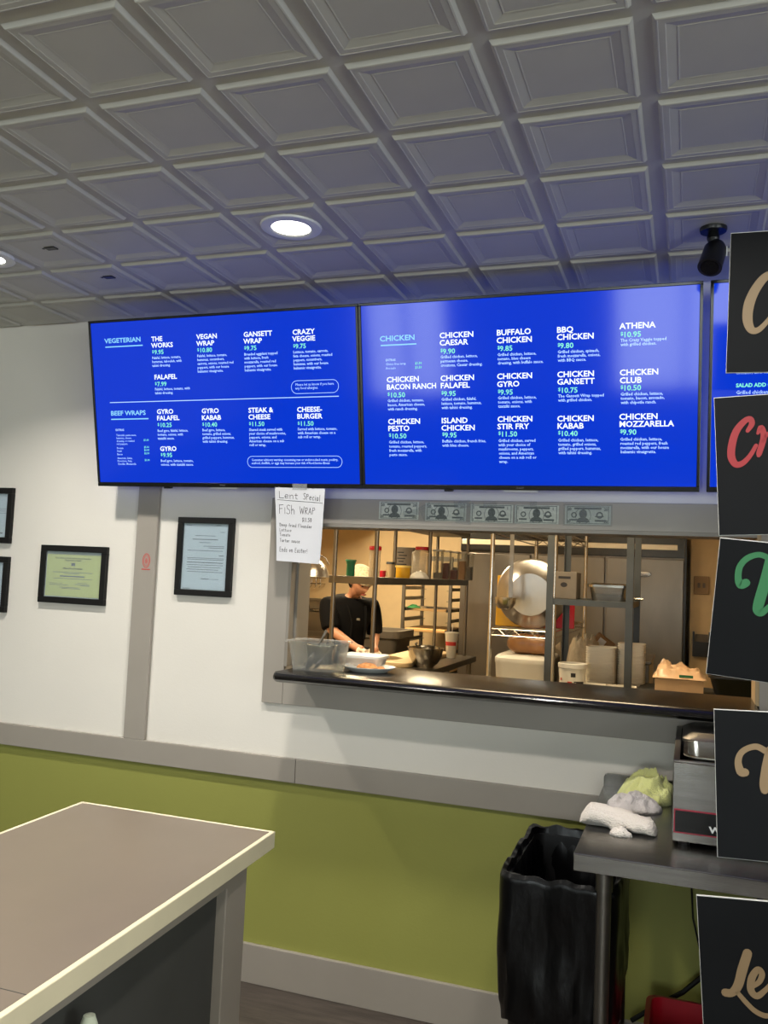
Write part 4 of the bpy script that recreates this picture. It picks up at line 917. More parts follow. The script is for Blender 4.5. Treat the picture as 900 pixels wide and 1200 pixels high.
for px, y, h, M, lb in ((513, 6.35, .05, M_GREYPL, 'grey contents'), (522, 6.5, .125, M_SAUCE, 'red brown sauce'), (532, 6.65, .075, M_SAUCE, 'shallow dark sauce'), (541, 6.8, .15, M_TANS, 'tan sauce'), (549, 6.95, .11, M_GREYPL, 'dull contents')):
    x_ = on_shelf(px, y); t = thing('deli_container', 'tall clear deli container with %s on the overshelf end' % lb, 'container', (x_, y, SH))
    bm = BM(); rr_rings(bm, [(.062,.062,.012,SH,x_,y),(.072,.072,.012,SH+.21,x_,y)], 0, 3); finish('container_wall', bm, M_CLEAR, t, smooth=True)
    bm = BM(); rr_rings(bm, [(.056,.056,.01,SH+.003,x_,y),(.06,.06,.01,SH+h,x_,y)], 0, 3); finish('contents', bm, M, t, smooth=True)
    bm = BM(); rr_rings(bm, [(.078,.078,.012,SH+.21,x_,y),(.078,.078,.012,SH+.222,x_,y)], 0, 3); finish('lid', bm, M_WPL, t, smooth=True)

# on the prep table
c = at_z(468, 770, PT+.03); bxx, byy = -1.98, 6.45
bm = BM(); rr_rings(bm, [(.31,1.15,.06,PT,-2.0,6.42),(.315,1.155,.06,PT+.004,-2.0,6.42),(.315,1.155,.06,PT+.031,-2.0,6.42),(.305,1.145,.06,PT+.035,-2.0,6.42)], 0, 5)
tag(finish('cutting_board', bm, M_CUTB, smooth=True), 'long cream cutting board with rounded corners on the prep table', 'cutting board')
c = at_z(500, 777, PT)
t = thing('mixing_bowl', 'shiny steel mixing bowl standing on the prep table beside the cutting board', 'bowl', (-1.765, 5.98, PT))
bm = BM(); b0_ = (-1.765, 6.0, PT); lathe(bm, [(.002,0),(.06,0),(.062,.008),(.09,.03),(.118,.08),(.126,.135),(.132,.137),(.132,.140),(.123,.138),(.115,.082),(.087,.034),(.05,.012),(.002,.010)], b0_, 32); finish('bowl_body', bm, M_CHROME, t, smooth=True)
bm = BM(); tube(bm, [(b0_[0]-.05,b0_[1],PT+.12),(b0_[0]-.07,b0_[1]-.02,PT+.165),(b0_[0]-.05,b0_[1]-.05,PT+.17)], .006, 8); lathe(bm, [(.002,0),(.06,.0),(.055,.02),(.04,.03),(.002,.03)], (b0_[0]+.01,b0_[1]+.01,PT+.125), 20)
tag(finish('bowl_strainer', bm, M_STEELD, smooth=True), 'small steel strainer resting inside the mixing bowl', 'strainer')
c = at_z(528.5, 771, PT)
t = thing('paper_cup', 'white paper drink cup with straw at the prep table corner', 'cup', (c.x, c.y, PT))
bm = BM(); lathe(bm, [(.002,0),(.036,0),(.037,.004),(.053,.19),(.056,.192),(.055,.197),(.05,.197),(.002,.192)], (c.x,c.y,PT), 24); finish('cup_body', bm, M_WPL, t, smooth=True)
bm = BM(); lathe(bm, [(.057,.19),(.058,.203),(.048,.206),(.002,.206)], (c.x,c.y,PT), 24); finish('lid', bm, M_WPL, t, smooth=True)
bm = BM(); cyl(bm, (c.x,c.y,PT+.2), (c.x+.006,c.y,PT+.265), .004, seg=8); finish('straw', bm, M_WPL, t, smooth=True)
bm = BM(); lathe(bm, [(.0475,.10),(.0490,.13),(.0495,.13),(.0485,.10)], (c.x,c.y,PT), 24, closed=True)
for v in bm.verts: pass
bmesh.ops.delete(bm, geom=[f for f in bm.faces if f.calc_center_median().y > c.y-.02], context='FACES'); finish('printed_logo', bm, M_RED, t)

# ------------------------------------------------------------------ cook
def skin_mesh(name, verts, edges, root=0, sub=2):
    me = bpy.data.meshes.new(name); me.from_pydata([Vector(v[0]) for v in verts], edges, [])
    o = bpy.data.objects.new(name, me); COL.objects.link(o)
    md = o.modifiers.new('skin', 'SKIN'); md.use_smooth_shade = True; md.branch_smoothing = .6
    sv = me.skin_vertices[0].data if me.skin_vertices else None
    if sv is None:
        bpy.context.view_layer.objects.active = o
        me.update()
    for i, v in enumerate(verts):
        me.skin_vertices[0].data[i].radius = v[1] if isinstance(v[1], tuple) else (v[1], v[1]); me.skin_vertices[0].data[i].use_root = (i == root)
    s = o.modifiers.new('sub', 'SUBSURF'); s.levels = sub; s.render_levels = sub
    bpy.context.view_layer.update()
    dg = bpy.context.evaluated_depsgraph_get(); nm = bpy.data.meshes.new_from_object(o.evaluated_get(dg))
    bpy.data.objects.remove(o); bpy.data.meshes.remove(me)
    return nm
def add_mesh(name, me, M, parent):
    me.materials.clear(); me.materials.append(M)
    for p in me.polygons: p.use_smooth = True
    me.transform(Matrix.Translation(-wloc(parent)))
    o = bpy.data.objects.new(name, me); COL.objects.link(o); o.parent = parent; return o
hd = Vector((.80, -.60, 0)); rt = Vector((-.60, -.80, 0))     # heading and right-hand side of the cook
base = Vector((-2.46, 6.19, 0))
def J(fwd, right, z): return base + hd*fwd + rt*right + Vector((0,0,z))
pel, sp, ch, nk, hb, ht = J(-.02,0,.92), J(.02,0,1.12), J(.05,0,1.30), J(.10,0,1.40), J(.15,0,1.455), J(.19,0,1.53)
shR, shL = J(.05,.185,1.345), J(.05,-.185,1.345)
elR, wrR, haR = Vector((-2.475, 5.95, 1.145)), Vector((-2.265, 5.92, 1.035)), Vector((-2.20, 5.915, 1.015))
elL, wrL, haL = Vector((-2.27, 6.33, 1.10)), Vector((-2.19, 6.10, 1.03)), Vector((-2.15, 6.02, 1.005))
hipR, hipL = J(-.02,.09,.88), J(-.02,-.09,.88); knR, knL = J(.02,.10,.48), J(.02,-.10,.48); anR, anL = J(-.02,.10,.09), J(-.02,-.10,.09); toR, toL = J(.12,.11,.035), J(.12,-.11,.035)
person = thing('person', 'person in black shirt, pale cap and clear gloves slicing at the prep table', 'person', (base.x, base.y, 0))
V = [(pel,.11),(sp,.095),(ch,.10),(nk,.050),(hb,.070),(ht,.080),(shR,.046),(elR,.043),(wrR,.029),(haR,.034),(shL,.046),(elL,.043),(wrL,.029),(haL,.034),(hipR,.09),(knR,.06),(anR,.04),(toR,.035),(hipL,.09),(knL,.06),(anL,.04),(toL,.035)]
Ed = [(0,1),(1,2),(2,3),(3,4),(4,5),(2,6),(6,7),(7,8),(8,9),(2,10),(10,11),(11,12),(12,13),(0,14),(14,15),(15,16),(16,17),(0,18),(18,19),(19,20),(20,21)]
body = add_mesh('body', skin_mesh('body', V, Ed), M_SKIN, person)
# head shape with face, looking down at the board
fd = (hd*.80 + Vector((.12,0,0)) + Vector((0,0,-.62))).normalized(); rr = fd.cross(Vector((0,0,1))).normalized(); uu = rr.cross(fd).normalized()
hc = J(.185,0,1.512)
bm = BM(); bmesh.ops.create_uvsphere(bm, u_segments=24, v_segments=18, radius=1)
for v in bm.verts:
    x, y, z = v.co       # x right, y forward, z up in head space
    z0 = z; wx = .074*(1 - .22*max(0, -z)); wy = .094; wz = .112
    q = Vector((x*wx, y*wy, z*wz))
    if y > .3:
        q.y += .022*math.exp(-((x/.18)**2 + ((z+.12)/.2)**2)) + .006*math.exp(-((x/.4)**2+((z+.5)/.12)**2)) - .008*(math.exp(-(((x-.42)/.2)**2+((z-.08)/.14)**2)) + math.exp(-(((x+.42)/.2)**2+((z-.08)/.14)**2)))
        q.y += .010*math.exp(-((x/.3)**2 + ((z+.85)/.25)**2))
    v.co = hc + rr*q.x + fd*q.y + uu*q.z
hm = finish('head', bm, M_SKIN, person, smooth=True)
for s in (-1, 1):
    bm = BM(); bmesh.ops.create_uvsphere(bm, u_segments=10, v_segments=8, radius=1)
    for v in bm.verts: x, y, z = v.co; v.co = hc + rr*(s*.074 + x*.009) + fd*(-.005 + y*.018) + uu*(-.005 + z*.03)
    finish('ear', bm, M_SKIN, hm, smooth=True)
    bm = BM(); bmesh.ops.create_uvsphere(bm, u_segments=10, v_segments=8, radius=.011)
    for v in bm.verts: v.co = hc + rr*(s*.03 + v.co.x) + fd*(.078 + v.co.y*.7) + uu*(.008 + v.co.z*.6)
    finish('eye', bm, M_INK, hm, smooth=True)
bm = BM()
for k in (0, 1):
    pass
tube(bm, [hc + rr*(-.024+.012*i) + fd*(.094+.004*math.sin(PI*i/4)) + uu*(-.056) for i in range(5)], [.003,.006,.007,.006,.003], 8); finish('mouth', bm, mat('lips', (160,84,76), .5, var=.05), hm, smooth=True)
bm = BM(); bmesh.ops.create_uvsphere(bm, u_segments=24, v_segments=16, radius=1)
for v in bm.verts:
    x, y, z = v.co; q = Vector((x*.092, (y*.112 - .004), max(z, -.12)*.085 + .036)); q += Vector((1,1,1))*noise.noise(q*50)*.002
    v.co = hc + rr*q.x + fd*q.y + uu*q.z
finish('cap', bm, M_CAP, person, smooth=True)
bm = BM(); bmesh.ops.create_uvsphere(bm, u_segments=20, v_segments=12, radius=1)
for v in bm.verts:
    x, y, z = v.co; q = Vector((x*.079, y*.09-.016, z*.085-.012)); v.co = hc + rr*q.x + fd*q.y + uu*q.z
bmesh.ops.delete(bm, geom=[f for f in bm.faces if (f.calc_center_median()-hc).dot(fd) > .005], context='FACES'); finish('hair', bm, mat('dark_hair', (28,22,18), .7, var=.2, vscale=40), person, smooth=True)
# clothes
uR = shR + (elR-shR)*.92; uL = shL + (elL-shL)*.92
V = [(J(-.02,0,.84),.15),(pel+Vector((0,0,.05)),.158),(sp,.165),(ch+Vector((0,0,.01)),.175),(nk-Vector((0,0,.012))-hd*.015,.082),(shR+rt*.015,.088),(uR,.074),(uR+(elR-shR)*.05,.072),(shL-rt*.015,.088),(uL,.066),(uL+(elL-shL)*.05,.066)]
add_mesh('shirt', skin_mesh('shirt', V, [(0,1),(1,2),(2,3),(3,4),(3,5),(5,6),(6,7),(3,8),(8,9),(9,10)], 1), M_SHIRT, person)
V = [(J(-.02,0,.90),.145),(hipR,.10),(knR,.075),(anR+Vector((0,0,.02)),.065),(hipL,.10),(knL,.075),(anL+Vector((0,0,.02)),.065)]
add_mesh('trousers', skin_mesh('trousers', V, [(0,1),(1,2),(2,3),(0,4),(4,5),(5,6)], 0), M_TROUS, person)
for a, b in ((anR, toR), (anL, toL)):
    bm = BM(); d = (b-a); d.z = 0; d.normalize(); s = d.cross(Vector((0,0,1)))
    R = []
    for f, w_, h_ in ((-.07,.035,.06),(-.02,.042,.10),(.05,.045,.08),(.12,.048,.05),(.18,.035,.035)):
        p = Vector((a.x,a.y,0)) + d*f; R.append([p - s*w_, p + s*w_, p + s*w_*.8 + Vector((0,0,h_)), p - s*w_*.8 + Vector((0,0,h_))])
    rings(bm, R); finish('shoe', bm, M_SHOE, person, bevel=.012)
bm = BM(); q = J(.05, .055, 1.31) + hd*.155; M = Matrix((-rt, Vector((0,0,1)), hd)).transposed().to_4x4(); M.translation = q
p = J(.21,.02,1.23); box(bm, p.x-.012, p.x+.012, p.y-.006, p.y+.006, p.z-.008, p.z+.008); finish('shirt_emblem', bm, M_GREYPL, person)
bm = BM(); tube(bm, [J(.07,.10,1.39), J(.155,.075,1.31), J(.19,.06,1.20), J(.18,.06,1.08)], .008, 6); tube(bm, [J(.07,-.10,1.39), J(.155,-.075,1.31), J(.19,-.06,1.20), J(.18,-.06,1.08)], .008, 6); finish('apron_strap', bm, M_SHIRT, person, smooth=True)
# gloved hands: palm and five bent fingers each
def glove(wr, ha, palm_n, grip, label=None):
    d = (ha-wr).normalized(); s = d.cross(palm_n).normalized(); n = s.cross(d).normalized()
    V = [(wr-d*.02,.034),(wr+d*.02,.031),(wr+d*.055,(.042,.024)),(wr+d*.085,(.044,.022))]; E2 = [(0,1),(1,2),(2,3)]
    for k in range(4):
        o = s*(-.032+.0215*k); L = (.068,.078,.073,.058)[k]; i0 = len(V)
        b = wr + d*.085 + o; p1 = b + d*L*.42 + n*L*.18*grip; p2 = p1 + d*L*.10 + n*L*.40*grip + d*L*.2*(1-grip); p3 = p2 - d*L*.20*grip + n*L*.16*grip + d*L*.2*(1-grip)
        V += [(b,.0105),(p1,.0100),(p2,.0092),(p3,.0080)]; E2 += [(3,i0),(i0,i0+1),(i0+1,i0+2),(i0+2,i0+3)]
    i0 = len(V); b = wr + d*.03 - s*.036; V += [(b,.013),(b-s*.018+d*.028+n*.012*grip,.011),(b-s*.012+d*.052+n*.035*grip,.0095)]; E2 += [(2,i0),(i0,i0+1),(i0+1,i0+2)]
    add_mesh('glove', skin_mesh('glove', V, E2, 2, 1), M_GLOVE, person)
glove(wrR, haR+Vector((.03,0,-.01)), Vector((.1,.2,-1)).normalized(), 1.0)
glove(wrL, haL+Vector((.02,-.01,-.03)), Vector((0,0,-1)), .45)
# knife held by the right hand
t = thing('kitchen_knife', 'broad steel kitchen knife with red handle held over the cutting board', 'knife', (-2.1, 5.92, PT+.035))
kz = PT+.062
bm = BM(); rings(bm, [[(x, 5.925+e, z) for e, z in ((-.011,kz-.013),(.011,kz-.013),(.012,kz+.013),(-.012,kz+.013))] for x in (-2.31,-2.17)]); finish('handle', bm, M_REDP, t, bevel=.005)
bm = BM(); prism(bm, [(-2.172,kz+.012),(-2.172,kz-.028),(-2.10,kz-.028),(-1.96,kz-.020),(-1.905,kz-.004),(-1.96,kz+.008)], 5.923, 5.927)
for v in bm.verts: v.co.y += (v.co.z-kz)*-.9
finish('blade', bm, M_CHROME, t)

# ------------------------------------------------------------------ left rear of the kitchen
t = thing('wash_sink', 'steel wash sink with tall splashback behind the cook', 'sink', (-3.55, 8.2, 0))
bm = BM(); box(bm, -4.2, -3.02, 8.462, 8.499, .9, 1.26); box(bm, -4.2, -3.02, 8.44, 8.499, 1.26, 1.285); finish('splashback', bm, M_STEELD, t, bevel=.004)
bm = BM(); open_pan(bm, -3.61, 8.13, 1.10, .60, .30, .94, .03, .004, .06); finish('basin', bm, M_STEELD, t, smooth=True)
for x in (-4.1, -3.1):
    for y in (7.9, 8.4):
        bm = BM(); cyl(bm, (x,y,0), (x,y,.66), .02); finish('leg', bm, M_STEELD, t, smooth=True)
fx = at_y(363, 725, 8.4).x
bm = BM(); tube(bm, [(fx,8.47,1.16),(fx,8.38,1.16),(fx,8.34,1.22),(fx,8.25,1.24),(fx,8.16,1.2),(fx,8.15,1.12)], .013, 10); tube(bm, [(fx-.08,8.46,1.16),(fx+.08,8.46,1.16)], .018, 10); finish('faucet', bm, M_CHROME, t, smooth=True)
c = at_y(369, 676, 6.3)
t = thing('heat_lamp', 'shiny metal dome heat lamp hanging behind the paper note', 'lamp', (c.x, c.y, c.z))
bm = BM(); lathe(bm, [(.118,0),(.112,.012),(.10,.05),(.078,.095),(.045,.125),(.022,.135),(.022,.165),(.002,.168)], c, 32); lathe(bm, [(.112,.006),(.095,.05),(.07,.095),(.02,.125)], c, 32, closed=True); finish('dome_shade', bm, M_ALU, t, smooth=True)
bm = BM(); tube(bm, [c+Vector((0,0,.16)), c+Vector((.03,0,.175)), c+Vector((.085,0,.15)), c+Vector((.115,0,.10))], .004, 8); finish('wire_handle', bm, M_BLACK, t, smooth=True)
bm = BM(); cyl(bm, c+Vector((0,0,.16)), (c.x,c.y,KZ), .006, seg=8); finish('cord', bm, M_CABLE, t, smooth=True)
t = thing('utensil_rack', 'small wire rack with hooks on the wall below the heat lamp', 'rack', (at_y(372,692,8.45).x, 8.45, 1.45))
x_ = at_y(370, 690, 8.47).x
bm = BM()
for z in (1.56, 1.50, 1.44): tube(bm, [(x_-.09,8.48,z),(x_-.09,8.40,z),(x_+.10,8.40,z),(x_+.10,8.48,z)], .005, 6)
for k in range(4): tube(bm, [(x_-.07+.05*k,8.40,1.56),(x_-.07+.05*k,8.40,1.42),(x_-.07+.05*k,8.37,1.40)], .004, 6)
tube(bm, [(x_-.09,8.5,1.56),(x_-.09,8.48,1.56)], .006, 6); tube(bm, [(x_+.10,8.5,1.56),(x_+.10,8.48,1.56)], .006, 6)
finish('wire_frame', bm, M_CHROME, t, smooth=True)
# grey bin behind the cook's hands
bm = BM(); cx_, cy_ = -2.62, 7.27
rr_rings(bm, [(.50,.42,.06,0,cx_,cy_),(.56,.48,.07,1.02,cx_,cy_),(.62,.54,.09,1.03,cx_,cy_),(.62,.54,.09,1.09,cx_,cy_),(.54,.46,.07,1.09,cx_,cy_),(.50,.42,.06,.5,cx_,cy_)], 0, 5)
tag(finish('ingredient_bin', bm, M_GREYPL, smooth=True), 'tall grey plastic bin with rolled rim behind the cutting board', 'bin')

# ------------------------------------------------------------------ pan rack
rx0, rx1, ry0, ry1 = -2.47, -2.03, 7.62, 8.22
t = thing('pan_rack', 'upright aluminium tray rack with angled slides against the cream wall', 'rack', (-2.25, 7.92, 0))
for x in (rx0, rx1):
    for y in (ry0, ry1):
        bx('upright', M_SHELFD, t, x-.014, x+.014, y-.014, y+.014, .08, 1.75)
    for k in range(15):
        z = .30 + .095*k
        bm = BM(); sgn = 1 if x == rx0 else -1; prism(bm, [(x,z),(x+sgn*.035,z),(x+sgn*.035,z+.004),(x+sgn*.004,z+.004),(x+sgn*.004,z+.03),(x,z+.03)], ry0, ry1); finish('slide', bm, M_SHELFD, t)
for y in (ry0, ry1): bx('cross_bar', M_SHELFD, t, rx0, rx1, y-.012, y+.012, 1.72, 1.75)
for x in (rx0, rx1):
    for y in (ry0, ry1):
        bm = BM(); cyl(bm, (x-.012,y,.045), (x+.012,y,.045), .045, seg=16); finish('caster', bm, M_BLACK, t, smooth=True)
zt1 = .30+.095*10+.004; zt2 = .30+.095*8+.004
bm = BM(); rr_rings(bm, [(.38,.58,.02,zt1,-2.25,7.92),(.415,.62,.025,zt1+.022,-2.25,7.92),(.405,.61,.022,zt1+.022,-2.25,7.92),(.372,.572,.02,zt1+.003,-2.25,7.92)], 0, 3); tag(finish('sheet_pan', bm, M_ALU, smooth=True), 'pale aluminium sheet pan slid into the tray rack', 'tray')
bm = BM(); box(bm, rx0+.03, rx1-.03, ry0-.03, ry1-.05, zt2, zt2+.03); tag(finish('wooden_board', bm, M_WOOD, bevel=.006), 'pale wooden board slid into the tray rack below the sheet pan', 'board')
towel('green_rag', (-2.40, 7.72, zt1+.01), .06, .10, .04, 0, 2.2, M_GREENLEAF, 'green rag lying on the sheet pan in the tray rack', 1.6, .4, 8, 8, 30)

# ------------------------------------------------------------------ refrigerator
FY = 7.62; fx0, fx1, fz = -1.95, -.045, 2.02
t = thing('reach_in_refrigerator', 'three door stainless steel upright refrigerator with black top panel', 'refrigerator', (-1.0, 8.0, 0))
bx('cabinet', M_STEELD, t, fx0, fx1, FY+.03, KY1-.02, .12, fz)
for x in (fx0+.06, fx1-.06):
    for y in (FY+.1, KY1-.1):
        bm = BM(); cyl(bm, (x,y,0), (x,y,.12), .025); finish('foot', bm, M_BLACK, t)
zd = 1.797; dx = (fx1-fx0)/3
for k in range(3):
    a, b = fx0+dx*k+.008, fx0+dx*(k+1)-.008
    d = bx('door', M_STEELD, t, a, b, FY, FY+.028, .15, zd, bevel=.006)
    bm = BM(); hx = b-.05 if k != 1 else a+.05; lathe(bm, [(.05,0),(.045,.006),(.002,.008)], (0,0,0), 20)
    for v in bm.verts: v.co = Vector(((a+b)/2 + v.co.x*1.1, FY - v.co.z, zd-.13 + v.co.y*.5))
    if k == 2: finish('door_emblem', bm, M_STEEL, d, smooth=True)
    else: bm.free()
    if k != 2: bx('handle', M_BLACK, d, (b-.085 if k == 0 else a+.08), (b-.03 if k == 0 else a+.15), FY-.02, FY, 1.06, 1.22, bevel=.006)
bx('top_panel', M_BEZEL, t, fx0, fx1, FY, FY+.03, zd+.012, fz-.0, bevel=.003)
bx('reflecting_strip', mat('steel_reflection_cream', (226,214,190), .35, .4, var=.03), t, fx0+.01, fx1-.06, FY-.006, FY, 1.872, 1.918, bevel=.003)  # polished steel trim, the light it reflects is put into its cream colour
bm = BM(); 
for px, c_ in ((776, 0), (781.5, 0), (790, 1)):
    p = at_y(px, 640.5, FY-.004); box(bm, p.x-.008, p.x+.008, FY-.005, FY, p.z-.01, p.z+.01)
finish('control_light', bm, mat('red_indicator', (150,20,30), .4, emit=(255,60,80), estr=.5), t)
bx('gasket_strip', M_BLACK, t, fx1-.008, fx1+.012, FY-.002, FY+.05, .15, fz)
# wall plate right of the refrigerator
p = at_y(822, 686, 7.745)
t = thing('switch_plate', 'tan switch box on the kitchen wall right of the refrigerator', 'switch', (p.x, 7.75, p.z-.07))
bx('plate', mat('tan_switch_plastic', (150,122,84), .5, var=.05), t, p.x-.06, p.x+.06, 7.725, 7.75, p.z-.075, p.z+.075, bevel=.004)
bm = BM(); box(bm, p.x-.03, p.x-.01, 7.718, 7.727, p.z-.02, p.z+.02); box(bm, p.x+.01, p.x+.03, 7.718, 7.727, p.z-.02, p.z+.02); finish('toggle', bm, M_CARDG, t)

# ------------------------------------------------------------------ chrome wire rack
wx0_, wx1_, wy0_, wy1_ = -1.052, -.70, 4.83, 6.30
t = thing('wire_shelving', 'chrome wire shelving unit standing before the refrigerator', 'shelving', (-.88, 5.56, 0))
for x in (wx0_, wx1_):
    for y in (wy0_, wy1_):
        bm = BM(); cyl(bm, (x,y,0), (x,y,1.93), .0125, seg=10); finish('post', bm, M_CHROME, t, smooth=True)
zw = 1.572-(737-678.5)/1022*4.86
for z in (.42, .93, zw, 1.86):
    bm = BM()
    for zz in (z, z-.035):
        for a, b in (((wx0_,wy0_),(wx1_,wy0_)),((wx0_,wy1_),(wx1_,wy1_)),((wx0_,wy0_),(wx0_,wy1_)),((wx1_,wy0_),(wx1_,wy1_))): tube(bm, [(a[0],a[1],zz),(b[0],b[1],zz)], .004, 6)
    n = 8
    for k in range(n):
        xa, xb = wx0_+(wx1_-wx0_)*k/n, wx0_+(wx1_-wx0_)*(k+1)/n; za, zb = (z, z-.035) if k % 2 else (z-.035, z)
        tube(bm, [(xa,wy0_,za),(xb,wy0_,zb)], .003, 5); tube(bm, [(xa,wy1_,za),(xb,wy1_,zb)], .003, 5)
    for k in range(28):
        y = wy0_+(wy1_-wy0_)*(k+.5)/28; tube(bm, [(wx0_,y,z),(wx1_,y,z)], .0025, 5)
    for k in range(1, 4):
        x = wx0_+(wx1_-wx0_)*k/4; tube(bm, [(x,wy0_,z-.006),(x,wy1_,z-.006)], .003, 5)
    finish('wire_shelf', bm, M_CHROME, t, smooth=True)
# round pan leaning on the shelf, showing its dished inside
pc = at_y(623, 694, 5.02); rad = .198
bm = BM(); lathe(bm, [(.002,.05),(.112,.05),(.118,.046),(.150,.016),(.188,.0),(rad,-.004),(rad+.004,.0),(rad,.004),(.190,.008),(.153,.024),(.120,.056),(.002,.058)], (0,0,0), 48)
pc.z = zw + (rad+.004)*.985 + .004
Rm = Matrix.Rotation(math.radians(96), 4, 'X')
for v in bm.verts: v.co = (Rm @ v.co) + Vector((pc.x, pc.y, pc.z))
tag(finish('round_pan', bm, M_ALU, smooth=True), 'large round aluminium pan leaning upright on the chrome wire shelf', 'pan')
bm = BM(); x_ = at_y(590, 700, 5.14).x; rings(bm, [[(x_-.04+px_, 5.12+d, z) for px_, z in ((0,zw+.004),(.24,zw+.004),(.24,zw+.30),(.005,zw+.30))] for d in (0, .012)]); tag(finish('cutting_board', bm, M_YEL, bevel=.004), 'yellow plastic cutting board standing behind the round pan', 'cutting board')
bm = BM(); x_ = at_y(671, 715, 5.3).x; box(bm, x_-.30, x_+.018, 5.25, 5.262, zw+.004, zw+.22); tag(finish('cutting_board', bm, M_REDP, bevel=.004), 'red plastic cutting board standing behind the round pan', 'cutting board')
# ladle hanging from the top wire shelf
lx = at_y(599.5, 660, 4.80).x; lb = at_y(593, 700, 4.79)
t = thing('hanging_ladle', 'steel ladle with long flat handle hanging before the round pan', 'ladle', (lb.x, 4.79, lb.z-.05))
ztop = 1.855
bm = BM(); box(bm, lx-.011, lx+.011, 4.797, 4.802, lb.z-.005, ztop-.02); tube(bm, [(lx,4.80,ztop-.02),(lx,4.80,ztop+.012),(lx,4.825,ztop+.016),(lx,4.84,ztop-.005)], .005, 6); finish('handle', bm, M_STEELD, t, smooth=False)
bm = BM(); lathe(bm, [(.058,0),(.054,-.03),(.038,-.056),(.015,-.066),(.002,-.067)], (lb.x, 4.775, lb.z), 24); lathe(bm, [(.061,0),(.057,-.03),(.040,-.059),(.002,-.070)], (lb.x, 4.775, lb.z), 24, closed=True); finish('bowl', bm, M_CHROME, t, smooth=True)
# white tub and bread on the lower wire shelf
zs = .934; cx_ = (wx0_+wx1_)/2
bm = BM(); rr_rings(bm, [(.29,.42,.05,zs,cx_,5.08),(.31,.44,.055,zs+.17,cx_,5.08),(.318,.448,.06,zs+.175,cx_,5.08),(.318,.448,.06,zs+.2,cx_,5.08),(.29,.42,.06,zs+.215,cx_,5.08)], 0, 5); tag(finish('white_tub', bm, M_WPL, smooth=True), 'white plastic tub with lid under the bread bag on the wire shelf', 'tub')
zbr = zs+.216
t = thing('bread_loaf', 'bagged brown bread loaf lying on the white tub', 'bread', (cx_+.04, 5.05, zbr))
bm = BM(); R = []
for k in range(13):
    s = k/12; e = (.35, .8, .95)[k] if k < 3 else (.35, .8, .95)[12-k] if k > 9 else 1.0
    R.append([(cx_-.115+.27*s, 5.05+.075*e*abs(math.cos(2*PI*i/18))**.7*(1 if math.cos(2*PI*i/18) > 0 else -1), zbr+.058+.056*e*abs(math.sin(2*PI*i/18))**.7*(1 if math.sin(2*PI*i/18) > 0 else -1)) for i in range(18)])
rings(bm, R)
for v in bm.verts: v.co += Vector((0,1,1))*noise.noise(v.co*30)*.006
finish('loaf', bm, M_BREAD, t, smooth=True)
bm = BM(); tube(bm, [(cx_+.14,5.05,zbr+.05),(cx_+.16,5.05,zbr+.05),(cx_+.19,5.05,zbr+.055)], [.012,.008,.03], 10); finish('bag_twist', bm, M_CLEARB, t, smooth=True)

# ------------------------------------------------------------------ dark slotted steel rack
dy0, dy1 = 4.30, 4.93; dxa, dxb = -.645, -.272
t = thing('steel_rack', 'dark grey slotted steel rack standing behind the hatch', 'rack', (-.46, 4.6, 0))
for x, sx_ in ((dxa, 1), (dxb, -1)):
    for y, sy_ in ((dy0, 1), (dy1, -1)):
        bm = BM(); box(bm, x-.016, x+.016, y-.002, y+.002, 0, 1.95); box(bm, x-sx_*.016-.002, x-sx_*.016+.002, y, y+sy_*.03, 0, 1.95)
        p = finish('angle_post', bm, M_DARKSTEEL, t)
zm = 1.572-(703-683)/1022*4.3
for z in (.30, .95, zm):
    bm = BM(); box(bm, dxa-.014, dxb+.014, dy0+.003, dy1-.003, z-.004, z); box(bm, dxa-.014, dxb+.014, dy0+.003, dy0+.006, z-.028, z-.004); box(bm, dxa-.014, dxb+.014, dy1-.006, dy1-.003, z-.028, z-.004); box(bm, dxa-.014, dxa-.011, dy0+.006, dy1-.006, z-.028, z-.004); box(bm, dxb+.011, dxb+.014, dy0+.006, dy1-.006, z-.028, z-.004)
    finish('shelf', bm, M_DARKSTEEL, t)
# on its middle shelf
x_ = at_y(666, 690, 4.5).x
t = thing('small_carton', 'small dark printed carton on the middle shelf of the steel rack', 'carton', (x_, 4.5, zm))
bx('carton_body', M_CARDG, t, x_-.058, x_+.05, 4.42, 4.60, zm, zm+.135, bevel=.003)
bm = BM(); q = 18; face(bm, [bm.verts.new((x_-.012+.017*math.cos(2*PI*k/q), 4.4195, zm+.07+.012*math.sin(2*PI*k/q))) for k in range(q)]); box(bm, x_-.04, x_+.02, 4.419, 4.42, zm+.10, zm+.112); finish('carton_print', bm, M_INK, t)
x_ = at_y(715.5, 690, 4.48).x
t = thing('hotel_pan', 'rectangular steel pan with lid on the middle shelf of the steel rack', 'pan', (x_, 4.5, zm))
bm = BM(); rr_rings(bm, [(.165,.26,.03,zm,x_,4.52),(.185,.28,.03,zm+.066,x_,4.52)]); finish('pan_body', bm, M_STEEL, t, smooth=True)
bm = BM(); rr_rings(bm, [(.205,.30,.035,zm+.066,x_,4.52),(.207,.302,.035,zm+.078,x_,4.52),(.17,.27,.03,zm+.086,x_,4.52)]); finish('lid', bm, M_CHROME, t, smooth=True)
bm = BM(); p = at_y(749, 697, 4.7); tube(bm, [(p.x-.05,4.7,zm+.012),(p.x+.02,4.7,zm+.012)], .007, 8); tag(finish('steel_tongs', bm, M_CHROME, smooth=True), 'pale utensil handle poking out beyond the steel pan', 'utensil')
